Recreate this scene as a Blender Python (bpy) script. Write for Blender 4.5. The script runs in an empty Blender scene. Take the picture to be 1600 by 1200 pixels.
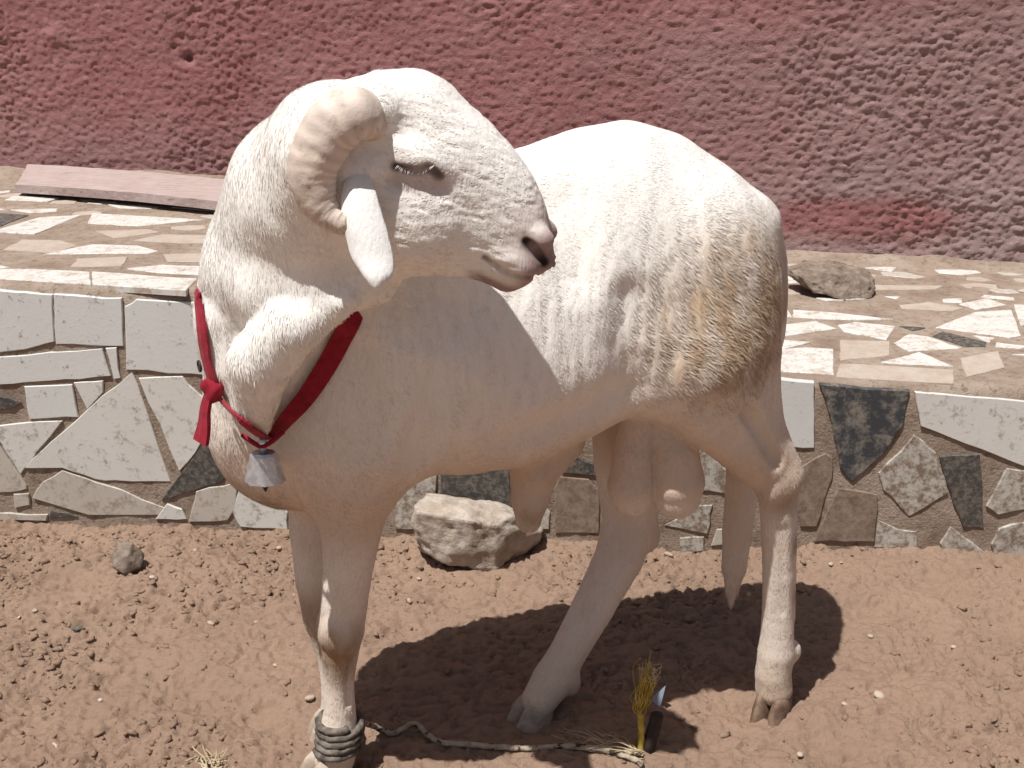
import bpy, bmesh, math, random
import numpy as np
from mathutils import Vector, Matrix

# ------------------------------------------------------------------ camera, sky, sun, exposure
scene = bpy.context.scene
CAM_H = 1.25; PITCH = math.radians(19.86); FPX = 1800.0
cam = bpy.data.cameras.new('camera'); cam_ob = bpy.data.objects.new('camera', cam)
scene.collection.objects.link(cam_ob)
cam_ob.location = (0, 0, CAM_H); cam_ob.rotation_euler = (math.pi/2 - PITCH, 0, 0)
cam.sensor_width = 36.0; cam.lens = 36.0*FPX/1600.0; cam.clip_start = 0.05; cam.clip_end = 500
scene.camera = cam_ob
SUN_DIR = Vector((-0.265, -0.265, 0.925)).normalized()
world = bpy.data.worlds.new('World'); scene.world = world; world.use_nodes = True
wn = world.node_tree.nodes; wl = world.node_tree.links
sky = wn.new('ShaderNodeTexSky'); sky.sky_type = 'NISHITA'; sky.sun_disc = False
sky.sun_elevation = math.asin(SUN_DIR.z); sky.sun_rotation = math.atan2(SUN_DIR.x, SUN_DIR.y)
sky.dust_density = 3.0
bg = wn['Background']; wl.new(sky.outputs[0], bg.inputs[0]); bg.inputs[1].default_value = 0.05
sun = bpy.data.lights.new('sun', 'SUN'); sun.energy = 5.0; sun.angle = math.radians(0.53); sun.color = (1.0, 0.985, 0.955)
sun_ob = bpy.data.objects.new('sun', sun); scene.collection.objects.link(sun_ob)
sun_ob.rotation_euler = SUN_DIR.to_track_quat('Z', 'Y').to_euler(); sun_ob.location = (-2, -2, 6)
scene.view_settings.view_transform = 'Standard'; scene.view_settings.look = 'None'
scene.view_settings.exposure = 0.10; scene.view_settings.gamma = 1.0
scene.cycles.max_bounces = 8; scene.cycles.diffuse_bounces = 4

# ------------------------------------------------------------------ helpers
rng = np.random.default_rng(7); random.seed(7)
COL = scene.collection
FW = np.array([0, math.cos(PITCH), -math.sin(PITCH)]); DN = np.array([0, -math.sin(PITCH), -math.cos(PITCH)])
RT = np.array([1.0, 0, 0]); CO = np.array([0, 0, CAM_H])
def ray(x, y): return FW + (x-800)/FPX*RT + (y-600)/FPX*DN
def at_plane(x, y, P0, N):
    r = ray(x, y); t = np.dot(np.asarray(P0)-CO, N)/np.dot(r, N); return CO + t*r
def at_Y(x, y, Y): return at_plane(x, y, (0, Y, 0), np.array([0, 1.0, 0]))
def at_z(x, y, z): return at_plane(x, y, (0, 0, z), np.array([0, 0, 1.0]))

def tag(o, label=None, cat=None, group=None, kind=None):
    if label: o['label'] = label
    if cat: o['category'] = cat
    if group: o['group'] = group
    if kind: o['kind'] = kind
    return o
def empty(name, loc=(0, 0, 0)):
    o = bpy.data.objects.new(name, None); COL.objects.link(o); o.location = loc; o.empty_display_size = 0.05
    return o
def mesh_obj(name, verts, faces, mat=None, parent=None, smooth=False, origin=None):
    """verts in world space; object origin is put at 'origin' (default: the parent's place)"""
    verts = np.asarray(verts, dtype=np.float32)
    par = np.array(parent_world(parent)) if parent is not None else np.zeros(3)
    org = np.array(origin, dtype=float) if origin is not None else (par if parent is not None else np.zeros(3))
    me = bpy.data.meshes.new(name)
    vv = verts - org.astype(np.float32)
    if isinstance(faces, np.ndarray):
        k = faces.shape[1]; n = len(faces)
        me.vertices.add(len(vv)); me.vertices.foreach_set('co', vv.ravel())
        me.loops.add(n*k); me.loops.foreach_set('vertex_index', faces.astype(np.int32).ravel())
        me.polygons.add(n); me.polygons.foreach_set('loop_start', np.arange(0, n*k, k, dtype=np.int32))
        me.update(calc_edges=True)
    else:
        me.from_pydata(vv.tolist(), [], faces); me.update()
    if smooth: me.polygons.foreach_set('use_smooth', np.ones(len(me.polygons), dtype=bool))
    o = bpy.data.objects.new(name, me); COL.objects.link(o)
    if mat: me.materials.append(mat)
    if parent is not None:
        o.parent = parent; o.location = tuple(org-par)
    else:
        o.location = tuple(org)
    return o
def parent_world(p):
    l = Vector(p.location)
    while p.parent is not None:
        p = p.parent; l = l + Vector(p.location)
    return l
def set_color(o, cols):
    a = o.data.color_attributes.new('Col', 'FLOAT_COLOR', 'POINT')
    c = np.ones((len(cols), 4), dtype=np.float32); c[:, :3] = cols
    a.data.foreach_set('color', c.ravel())

# --- vectorised noise
def _h(ix, iy, iz, seed):
    h = (ix.astype(np.int64)*374761393 + iy.astype(np.int64)*668265263 + iz.astype(np.int64)*2147483647 + seed*974711) & 0xffffffff
    h = ((h ^ (h >> 13))*1274126177) & 0xffffffff
    h = ((h ^ (h >> 16))*2246822519) & 0xffffffff
    return ((h ^ (h >> 15)) & 0xffffff)/float(0xffffff)
def vnoise(P, scale, seed=0):
    q = np.asarray(P, dtype=float)*scale
    i = np.floor(q).astype(np.int64); f = q-i; f = f*f*f*(f*(f*6-15)+10)
    x, y, z = i[:, 0], i[:, 1], i[:, 2]; fx, fy, fz = f[:, 0], f[:, 1], f[:, 2]
    def l(a, b, t): return a+(b-a)*t
    r = l(l(l(_h(x, y, z, seed), _h(x+1, y, z, seed), fx), l(_h(x, y+1, z, seed), _h(x+1, y+1, z, seed), fx), fy),
          l(l(_h(x, y, z+1, seed), _h(x+1, y, z+1, seed), fx), l(_h(x, y+1, z+1, seed), _h(x+1, y+1, z+1, seed), fx), fy), fz)
    return r*2-1
def fbm(P, scale, octs=4, seed=0, gain=0.5):
    r = 0; a = 1.0; tot = 0
    for k in range(octs):
        r = r + a*vnoise(P, scale*2**k, seed+k*17); tot += a; a *= gain
    return r/tot
def worley2(U, V, seed=0):
    iu = np.floor(U).astype(np.int64); iv = np.floor(V).astype(np.int64)
    f1 = np.full(U.shape, 9.0); f2 = np.full(U.shape, 9.0); idv = np.zeros(U.shape)
    z = np.zeros_like(iu)
    for du in (-1, 0, 1):
        for dv in (-1, 0, 1):
            a = iu+du; b = iv+dv
            px = a+_h(a, b, z, seed); py = b+_h(a, b, z, seed+5)
            d = np.hypot(U-px, V-py)
            m = d < f1
            f2 = np.where(m, f1, np.minimum(f2, d)); idv = np.where(m, _h(a, b, z, seed+9), idv); f1 = np.where(m, d, f1)
    return f1, f2, idv
def ss(e0, e1, x):
    t = np.clip((np.asarray(x, dtype=float)-e0)/(e1-e0), 0, 1); return t*t*(3-2*t)

# --- materials
def new_mat(name, color=(0.5, 0.5, 0.5), rough=0.8, spec=0.3):
    m = bpy.data.materials.new(name); m.use_nodes = True
    b = m.node_tree.nodes['Principled BSDF']
    b.inputs['Base Color'].default_value = (*color, 1); b.inputs['Roughness'].default_value = rough
    b.inputs['Specular IOR Level'].default_value = spec
    return m
class N:
    """tiny node helper"""
    def __init__(s, m):
        s.t = m.node_tree; s.b = s.t.nodes['Principled BSDF']
        s.geo = s.t.nodes.new('ShaderNodeNewGeometry')
    def pos(s, scale=(1, 1, 1)):
        mp = s.t.nodes.new('ShaderNodeMapping'); s.t.links.new(s.geo.outputs['Position'], mp.inputs[0]); mp.inputs['Scale'].default_value = scale
        return mp.outputs[0]
    def noise(s, scale, detail=4, rough=0.55, vec=None, out='Fac'):
        n = s.t.nodes.new('ShaderNodeTexNoise'); n.inputs['Scale'].default_value = scale; n.inputs['Detail'].default_value = detail
        n.inputs['Roughness'].default_value = rough; s.t.links.new(vec if vec is not None else s.geo.outputs['Position'], n.inputs['Vector'])
        return n.outputs[out]
    def vor(s, scale, vec=None, out='Distance'):
        n = s.t.nodes.new('ShaderNodeTexVoronoi'); n.inputs['Scale'].default_value = scale
        s.t.links.new(vec if vec is not None else s.geo.outputs['Position'], n.inputs['Vector']); return n.outputs[out]
    def ramp(s, fac, stops):
        r = s.t.nodes.new('ShaderNodeValToRGB'); s.t.links.new(fac, r.inputs[0]); e = r.color_ramp.elements
        while len(e) < len(stops): e.new(0.5)
        for k, (p, c) in enumerate(stops):
            e[k].position = p; e[k].color = (*c, 1) if len(c) == 3 else c
        return r.outputs[0]
    def mix(s, fac, a, b, mode='MIX'):
        n = s.t.nodes.new('ShaderNodeMix'); n.data_type = 'RGBA'; n.blend_type = mode
        for sock, v in ((n.inputs['Factor'], fac), (n.inputs['A'], a), (n.inputs['B'], b)):
            if isinstance(v, (int, float)): sock.default_value = v
            elif isinstance(v, tuple): sock.default_value = (*v, 1)
            else: s.t.links.new(v, sock)
        return n.outputs['Result']
    def attr(s, name='Col'):
        n = s.t.nodes.new('ShaderNodeAttribute'); n.attribute_name = name; return n.outputs['Color']
    def math(s, op, a, b=0.5):
        n = s.t.nodes.new('ShaderNodeMath'); n.operation = op
        for sock, v in ((n.inputs[0], a), (n.inputs[1], b)):
            if isinstance(v, (int, float)): sock.default_value = v
            else: s.t.links.new(v, sock)
        return n.outputs[0]
    def bump(s, h, strength, dist=0.01, normal=None):
        n = s.t.nodes.new('ShaderNodeBump'); n.inputs['Strength'].default_value = strength; n.inputs['Distance'].default_value = dist
        s.t.links.new(h, n.inputs['Height'])
        if normal is not None: s.t.links.new(normal, n.inputs['Normal'])
        return n.outputs[0]
    def color(s, c): s.t.links.new(c, s.b.inputs['Base Color'])
    def normal(s, n): s.t.links.new(n, s.b.inputs['Normal'])
    def rough(s, r): s.t.links.new(r, s.b.inputs['Roughness'])

# sand
M_SAND = new_mat('sand', rough=0.95, spec=0.15); n = N(M_SAND)
c1 = n.ramp(n.noise(3.0, 5), [(0.3, (0.250, 0.162, 0.113)), (0.7, (0.335, 0.221, 0.157))])
c2 = n.mix(n.math('MULTIPLY', n.noise(90, 3), 0.55), c1, (0.365, 0.26, 0.19))
c3 = n.mix(n.ramp(n.noise(260, 2), [(0.60, (0, 0, 0)), (0.74, (0.6, 0.6, 0.6))]), c2, (0.22, 0.132, 0.084))
n.color(c3); n.normal(n.bump(n.noise(420, 4, 0.75), 0.6, 0.004, n.bump(n.noise(95, 5, 0.7), 0.55, 0.013)))
# mortar of the terrace
M_MORTAR = new_mat('mortar', rough=0.95, spec=0.15); n = N(M_MORTAR)
c1 = n.ramp(n.noise(9, 5, 0.65), [(0.3, (0.24, 0.175, 0.132)), (0.5, (0.33, 0.255, 0.198)), (0.72, (0.40, 0.325, 0.265))])
c2 = n.mix(n.ramp(n.noise(60, 4, 0.7), [(0.52, (0, 0, 0)), (0.66, (0.7, 0.7, 0.7))]), c1, (0.17, 0.115, 0.085))
n.color(c2); n.normal(n.bump(n.noise(150, 5, 0.7), 0.8, 0.006))
# tile kinds
def tile_mat(name, base, dirt, lo, hi, scale=26, rough=0.45, fine=120):
    m = new_mat(name, base, rough, 0.4); n = N(m)
    v = n.noise(7, 3, 0.6)
    b = n.mix(n.math('MULTIPLY', v, 0.55), base, tuple(x*y for x, y in zip(base, (0.80, 0.75, 0.69))))
    d = n.math('ADD', n.math('MULTIPLY', n.noise(scale, 6, 0.72), 0.75), n.math('MULTIPLY', n.noise(fine, 3, 0.6), 0.25))
    f = n.ramp(d, [(lo, (0, 0, 0)), (hi, (1, 1, 1))])
    n.color(n.mix(f, b, dirt))
    n.rough(n.mix(f, (rough,)*3, (0.95,)*3))
    n.normal(n.bump(d, 0.25, 0.003))
    return m
M_TILE = {
    'white': tile_mat('tile_white', (0.67, 0.66, 0.625), (0.30, 0.24, 0.19), 0.53, 0.66, 36),
    'clean': tile_mat('tile_clean', (0.66, 0.67, 0.655), (0.28, 0.235, 0.20), 0.58, 0.68, 30),
    'cream': tile_mat('tile_cream', (0.52, 0.48, 0.425), (0.27, 0.20, 0.15), 0.50, 0.66, 34),
    'bright': tile_mat('tile_bright', (0.66, 0.65, 0.615), (0.38, 0.30, 0.235), 0.48, 0.62, 24, 0.5),
    'dusty': tile_mat('tile_dusty', (0.49, 0.425, 0.365), (0.37, 0.29, 0.23), 0.38, 0.62, 18, 0.7),
    'speckle': tile_mat('tile_speckle', (0.50, 0.47, 0.42), (0.20, 0.145, 0.105), 0.44, 0.58, 48, 0.6),
    'brown': tile_mat('tile_brown', (0.30, 0.235, 0.18), (0.165, 0.11, 0.08), 0.40, 0.60, 40, 0.85),
    'dark': tile_mat('tile_dark', (0.045, 0.05, 0.056), (0.22, 0.19, 0.16), 0.47, 0.62, 26, 0.5),
    'granite': tile_mat('tile_granite', (0.06, 0.056, 0.052), (0.17, 0.145, 0.12), 0.44, 0.62, 60, 0.6),
}
# painted stucco
M_WALL = new_mat('red_stucco', rough=0.95, spec=0.1); n = N(M_WALL)
red = n.ramp(n.noise(2.2, 4), [(0.3, (0.31, 0.135, 0.132)), (0.7, (0.375, 0.18, 0.176))])
dust = n.attr('Col')
worn = n.mix(dust, red, (0.37, 0.265, 0.25))
worn = n.mix(n.ramp(n.noise(34, 4, 0.7), [(0.56, (0, 0, 0)), (0.70, (0.5, 0.5, 0.5))]), worn, (0.45, 0.27, 0.26))
chips = n.ramp(n.noise(8, 5, 0.75), [(0.735, (0, 0, 0)), (0.76, (1, 1, 1))])
worn = n.mix(chips, worn, (0.50, 0.38, 0.35))
n.color(worn); n.normal(n.bump(n.noise(170, 5, 0.75), 0.8, 0.008))
M_STONE = new_mat('stone', rough=0.95, spec=0.15); n = N(M_STONE)
c1 = n.ramp(n.noise(22, 6, 0.7), [(0.3, (0.30, 0.225, 0.17)), (0.5, (0.44, 0.37, 0.305)), (0.68, (0.56, 0.49, 0.42))])
n.color(c1); n.normal(n.bump(n.noise(70, 6, 0.7), 0.8, 0.008))
M_ROCK = new_mat('rock', rough=0.95, spec=0.15); n = N(M_ROCK)
c1 = n.ramp(n.noise(30, 6, 0.7), [(0.3, (0.13, 0.095, 0.072)), (0.5, (0.24, 0.185, 0.145)), (0.7, (0.37, 0.30, 0.245))])
n.color(c1); n.normal(n.bump(n.noise(90, 6, 0.7), 0.9, 0.008))
M_PLANK = new_mat('plank_wood', rough=0.8, spec=0.2); n = N(M_PLANK)
c1 = n.ramp(n.noise(14, 6, 0.7, n.pos((1, 9, 9))), [(0.32, (0.22, 0.155, 0.135)), (0.42, (0.40, 0.305, 0.28)), (0.58, (0.46, 0.365, 0.34)), (0.72, (0.55, 0.47, 0.43))])
n.color(c1); n.normal(n.bump(n.noise(30, 5, 0.7, n.pos((1, 12, 12))), 0.5, 0.004))

# ------------------------------------------------------------------ ground
FRONT = lambda x: 2.397-0.0997*x          # terrace front line
def wall_y(x): return 3.667-0.208*x       # foot of the red wall
def axis(lo, hi, step, out_lo, out_hi, grow=1.25):
    a = list(np.arange(lo, hi+1e-6, step)); d = step; b = lo; left = []
    while b > out_lo: d *= grow; b -= d; left.append(b)
    d = step; b = hi; right = []
    while b < out_hi: d *= grow; b += d; right.append(b)
    return np.array(left[::-1]+a+right)
def ground_h(X, Y):
    P = np.stack([X, Y, np.zeros_like(X)], 1)
    h = 0.016*fbm(P, 2.6, 3, 3)*ss(6, 3, np.hypot(X, Y-2))
    fine = ss(1.75, 1.32, np.abs(X-0.02))*ss(1.15, 1.44, Y)
    rough = (0.45+0.55*ss(-0.25, 0.35, fbm(P, 3.2, 3, 41)))*fine
    h += rough*0.015*fbm(P*np.array([1, 1.15, 1]), 13, 4, 11, 0.62)
    f1, f2, idv = worley2(X*38+0.8*vnoise(P, 30, 5), Y*46, 3)
    h += rough*0.007*np.where(idv > 0.45, np.clip(0.62-f1, 0, 1)*(idv), 0)*1.5
    f1, f2, idv = worley2(X*75, Y*85, 13)
    h += rough*0.004*np.where(idv > 0.3, np.clip(0.6-f1, 0, 1), 0)*1.6
    wv = vnoise(P, 22, 61); f1, f2, idv = worley2(X*24+1.1*wv, Y*44+0.9*wv+X*9, 33)
    h -= (0.25*fine+0.75*rough)*0.028*np.where(idv > 0.38, np.clip(0.42-f1, 0, 1), 0)*1.6
    f1, f2, idv = worley2(X*52+1.2*wv, Y*86+1.2*wv+X*18, 43)
    h -= (0.5*fine+0.5*rough)*0.015*np.where(idv > 0.4, np.clip(0.45-f1, 0, 1), 0)*1.6
    rd = (1-np.abs(fbm(P*np.array([1, 1.5, 1]), 20, 3, 71, 0.6)))**7
    h -= rough*0.010*rd
    # hoof scrapes and holes
    for (px, py, r, d) in HOLES:
        q = at_z(px, py, 0); h -= d*np.exp(-(((X-q[0])/(r*1.25))**2+((Y-q[1])/r)**2)**1.5)
        h += d*0.4*np.exp(-(((X-q[0]-r*0.2)/(r*1.5))**2+((Y-q[1]-r*1.9)/(r*0.8))**2))
    dist = FRONT(X)-Y                              # sand drifts up against the terrace
    h += 0.035*ss(0.35, 0.0, dist)*ss(0.3, 1.1, X)
    h -= 0.012*ss(0.3, 0.0, dist)*ss(0.0, -0.9, X)
    return h
HOLES = [(157, 948, .018, .018), (128, 968, .012, .012), (165, 1062, .022, .02), (205, 1106, .018, .014), (130, 1030, .014, .014), (92, 1012, .01, .01),
         (70, 1180, .016, .012), (1430, 1035, .014, .014), (1425, 1018, .012, .01), (1408, 1188, .018, .012), (1555, 1130, .014, .012), (590, 1000, .02, .018),
         (840, 1115, .05, .014), (1190, 1100, .045, .010), (1520, 908, .02, .010), (480, 1190, .05, .008), (560, 885, .016, .012), (340, 1190, .02, .01),
         (300, 1085, .05, .016), (90, 905, .045, .014), (420, 1120, .045, .014), (250, 985, .04, .012), (1480, 1140, .055, .018), (1350, 950, .045, .014), (1560, 980, .05, .015), (1300, 1165, .05, .016),
         (640, 985, .045, .014), (700, 930, .04, .012), (1100, 900, .04, .012), (40, 1080, .05, .016), (180, 1170, .045, .014), (1450, 920, .04, .012)]
gx = axis(-1.30, 1.35, 0.0044, -40, 40, 1.07); gy = axis(1.42, 2.52, 0.0044, -40, 60, 1.07)
GX, GY = np.meshgrid(gx, gy, indexing='ij')
def grid_faces(nx, ny):
    i = np.arange(nx-1)[:, None]*ny+np.arange(ny-1)[None, :]
    return np.stack([i, i+ny, i+ny+1, i+1], -1).reshape(-1, 4)
gh = ground_h(GX.ravel(), GY.ravel())
# lower the sheet under the terrace so that it never pokes through
gh = np.where((GY.ravel() > FRONT(GX.ravel())+0.03), np.minimum(gh, -0.02), gh)
ground = mesh_obj('ground', np.stack([GX.ravel(), GY.ravel(), gh], 1), grid_faces(len(gx), len(gy)), M_SAND, smooth=True)
tag(ground, 'trampled reddish brown sand in front of the tiled terrace', kind='structure')
GH = gh.reshape(len(gx), len(gy))
def gz(x, y):
    i = int(np.clip(np.searchsorted(gx, x)-1, 0, len(gx)-2)); j = int(np.clip(np.searchsorted(gy, y)-1, 0, len(gy)-2))
    a = (x-gx[i])/(gx[i+1]-gx[i]); b = (y-gy[j])/(gy[j+1]-gy[j])
    return float((GH[i, j]*(1-a)+GH[i+1, j]*a)*(1-b)+(GH[i, j+1]*(1-a)+GH[i+1, j+1]*a)*b)

# loose crumbs of dry sand, one mass nobody could count
def blob_mesh(sub=1, seed=0, rough=0.3, freq=1.6):
    bm = bmesh.new(); bmesh.ops.create_icosphere(bm, subdivisions=sub, radius=1.0)
    V = np.array([v.co[:] for v in bm.verts]); Fc = np.array([[v.index for v in f.verts] for f in bm.faces]); bm.free()
    V = V*(1+rough*vnoise(V+seed*7.3, freq, seed))[:, None]
    return V, Fc
protos = [blob_mesh(1, s, 0.55, 1.5) for s in range(6)]
vs, fs, off = [], [], 0
cnt = 0
den_f = fbm(np.stack([GX.ravel(), GY.ravel(), 0*GX.ravel()], 1), 3.2, 3, 41).reshape(GX.shape)
while cnt < 6800:
    x = rng.uniform(-1.25, 1.3); y = 1.47+abs(rng.uniform(0, 1.0))*1.0
    if y > FRONT(x)-0.01: continue
    den = den_f[np.searchsorted(gx, x)-1, np.searchsorted(gy, y)-1]
    if rng.random() > 0.14+2.0*max(0, den+0.08): continue
    V, Fc = protos[rng.integers(6)]
    r = 0.0016+0.0070*rng.random()**3.6
    a = rng.uniform(0, 6.28); R = np.array([[math.cos(a), -math.sin(a), 0], [math.sin(a), math.cos(a), 0], [0, 0, 1]])
    W = (V*np.array([1.35, 0.95, 0.62])*r)@R.T + np.array([x, y, gz(x, y)-r*0.05])
    vs.append(W); fs.append(Fc+off); off += len(W); cnt += 1
crumbs = mesh_obj('sand_crumbs', np.concatenate(vs), np.concatenate(fs), M_SAND, smooth=False)
tag(crumbs, 'loose crumbs and small clods of dry brown sand strewn over the ground', 'sand crumbs', kind='stuff')

# ------------------------------------------------------------------ terrace
Z_L, Z_R, X_STEP = 0.58, 0.413, 0.06
def ter_z(x): return np.where(np.asarray(x) < X_STEP, Z_L, Z_R)
tx = np.unique(np.concatenate([axis(-1.9, 1.9, 0.016, -12, 12, 1.3), [X_STEP-0.004, X_STEP+0.004]]))
tx = tx[(np.abs(tx-X_STEP) > 0.003)]
NF, NT = 34, 70
rows = []
for k in range(NF+1): rows.append(('f', k/NF))
for k in range(1, NT+1): rows.append(('t', k/NT))
TV = []
ax_n = np.array([0.0992, 0.9951, 0])      # direction into the terrace
for kind, t in rows:
    zt = ter_z(tx); yf = FRONT(tx); yb = wall_y(tx)+0.12
    if kind == 'f':
        z = -0.25+(zt+0.25)*t; y = yf+0.012*ss(0.96, 1.0, t); x = tx.copy()
        P = np.stack([x, y, z], 1)
        d = 0.003*fbm(P, 14, 4, 5)+0.0025*fbm(P, 60, 3, 8)
        P[:, 1] += d; P[:, 2] -= 0.006*ss(0.97, 1, t)
    else:
        y = yf+(yb-yf)*t; P = np.stack([tx, y, zt], 1)
        d = 0.004*fbm(P, 10, 4, 15)+0.002*fbm(P, 60, 3, 18)
        # dust heaped at the foot of the wall
        P[:, 2] += 0.5*d + 0.035*ss(0.80, 0.93, t)*(0.6+0.5*fbm(P, 5, 3, 27))
    TV.append(P)
TV = np.stack(TV, 1)                      # (nx, rows, 3)
terrace = mesh_obj('terrace', TV.reshape(-1, 3), grid_faces(TV.shape[0], TV.shape[1]), M_MORTAR, smooth=True)
tag(terrace, 'raised terrace faced with broken tiles set in brown mortar', kind='structure')

def prism(name, P, Nn, thick, mat, parent, jit=0.0013, bevel=0.0018):
    """a flat broken tile: polygon P (world points on its bed), raised by thick along Nn"""
    Q = []
    m = len(P)
    for i in range(m):
        a, b = P[i], P[(i+1) % m]; L = np.linalg.norm(b-a)
        k = 1 if L < 0.03 else (2 if L < 0.07 else (3 if L < 0.12 else 4))
        if m > 7: k = min(k, 3)
        for j in range(k):
            q = a+(b-a)*(j/k)
            if j: q = q+rng.normal(0, jit, 3)
            Q.append(q)
    Q = np.array(Q); Q -= np.outer((Q-Q[0])@Nn, Nn)*1.0
    c = Q.mean(0); d = c-Q; d /= np.maximum(np.linalg.norm(d, axis=1), 1e-6)[:, None]
    tilt = rng.normal(0, 0.006, 3)
    lift = thick+((Q-c)@tilt)
    top = Q+np.outer(lift, Nn)+d*bevel; mid = Q+np.outer(lift-bevel*0.8, Nn); bot = Q-Nn*0.012
    V = np.concatenate([top, mid, bot]); n_ = len(Q)
    nrm = np.cross(Q[1]-Q[0], c-Q[0])@Nn
    F = []
    t = list(range(n_)); F.append(t)
    for i in range(n_):
        j = (i+1) % n_
        F += [[i, n_+i, n_+j, j], [n_+i, 2*n_+i, 2*n_+j, n_+j]]
    if nrm < 0: F = [f[::-1] for f in F]
    o = mesh_obj(name, V, F, mat, parent, origin=c)
    return o
FN = np.array([-0.0992, -0.9951, 0]); FP = np.array([0, 2.397, 0]); UP = np.array([0, 0, 1.0])
FRONT_TILES = [
 ('clean', [(-70, 448), (0, 453), (83, 460), (86, 533), (60, 540), (0, 550), (-70, 560)]),
 ('clean', [(85, 459), (191, 465), (194, 540), (88, 537)]),
 ('clean', [(196, 478), (214, 467), (330, 472), (330, 586), (198, 577)]),
 ('clean', [(-70, 564), (0, 557), (161, 544), (174, 586), (80, 594), (0, 600), (-70, 606)]),
 ('clean', [(166, 543), (183, 542), (189, 590), (179, 592)]),
 ('clean', [(39, 603), (114, 600), (123, 651), (47, 654)]),
 ('white', [(116, 597), (162, 594), (162, 612), (137, 639)]),
 ('white', [(207, 581), (216, 600), (267, 752), (180, 750), (150, 748), (98, 730), (41, 730), (80, 690), (140, 637)]),
 ('white', [(217, 590), (286, 587), (294, 599), (330, 630), (330, 676), (281, 735)]),
 ('white', [(-50, 670), (0, 664), (98, 657), (72, 690), (38, 733), (33, 740), (0, 688), (-50, 680)]),
 ('cream', [(-50, 690), (0, 694), (42, 757), (43, 763), (20, 768), (-50, 772)]),
 ('cream', [(22, 771), (46, 770), (48, 788), (24, 793)]),
 ('cream', [(-50, 799), (76, 803), (74, 812), (-50, 812)]),
 ('cream', [(98, 734), (150, 752), (190, 764), (222, 780), (287, 803), (140, 804), (52, 777), (68, 752)]),
 ('granite', [(-40, 614), (0, 618), (34, 628), (20, 637), (-40, 645)]),
 ('granite', [(322, 686), (356, 735), (350, 750), (305, 765), (253, 780)]),
 ('granite', [(80, 796), (104, 800), (122, 806), (78, 808)]),
 ('cream', [(307, 767), (372, 752), (370, 790), (357, 812), (296, 814), (305, 780)]),
 ('white', [(377, 752), (402, 755), (450, 800), (450, 826), (376, 822), (364, 800)]),
 ('white', [(262, 786), (285, 795), (292, 810), (244, 810)]),
 ('speckle', [(640, 728), (682, 728), (683, 790), (645, 826), (618, 826), (622, 752)]),
 ('granite', [(686, 722), (794, 722), (799, 815), (690, 815)]),
 ('cream', [(799, 735), (814, 742), (860, 800), (858, 826), (803, 826)]),
 ('brown', [(868, 760), (874, 744), (920, 748), (936, 770), (936, 832), (868, 832)]),
 ('granite', [(900, 712), (930, 725), (935, 742), (878, 738)]),
 ('speckle', [(1092, 690), (1143, 742), (1141, 771), (1092, 765)]),
 ('speckle', [(1088, 788), (1113, 788), (1105, 833), (1038, 820)]),
 ('speckle', [(1062, 840), (1100, 838), (1100, 860), (1065, 864)]),
 ('cream', [(1120, 826), (1134, 825), (1131, 850), (1111, 852)]),
 ('clean', [(1185, 588), (1272, 597), (1272, 699), (1216, 697), (1188, 692)]),
 ('dark', [(1280, 600), (1421, 610), (1411, 662), (1380, 708), (1331, 752), (1312, 730), (1299, 660)]),
 ('white', [(1429, 612), (1600, 626), (1680, 633), (1680, 745), (1598, 727), (1530, 700), (1438, 664)]),
 ('speckle', [(1428, 679), (1442, 688), (1462, 706), (1481, 770), (1420, 806), (1380, 765), (1372, 738)]),
 ('granite', [(1467, 712), (1530, 708), (1533, 740), (1537, 825), (1505, 825), (1490, 790)]),
 ('speckle', [(1572, 731), (1610, 736), (1680, 745), (1680, 800), (1600, 795), (1558, 803), (1540, 790)]),
 ('speckle', [(1560, 825), (1600, 815), (1680, 822), (1680, 885), (1600, 880), (1555, 875), (1548, 850)]),
 ('speckle', [(1485, 822), (1505, 838), (1552, 872), (1548, 884), (1480, 880), (1468, 848)]),
 ('brown', [(1290, 707), (1300, 714), (1300, 745), (1275, 822), (1250, 822), (1243, 732)]),
 ('brown', [(1310, 762), (1370, 772), (1366, 845), (1272, 845)]),
 ('speckle', [(1372, 812), (1402, 826), (1432, 830), (1432, 856), (1366, 854)]),
]
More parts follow.
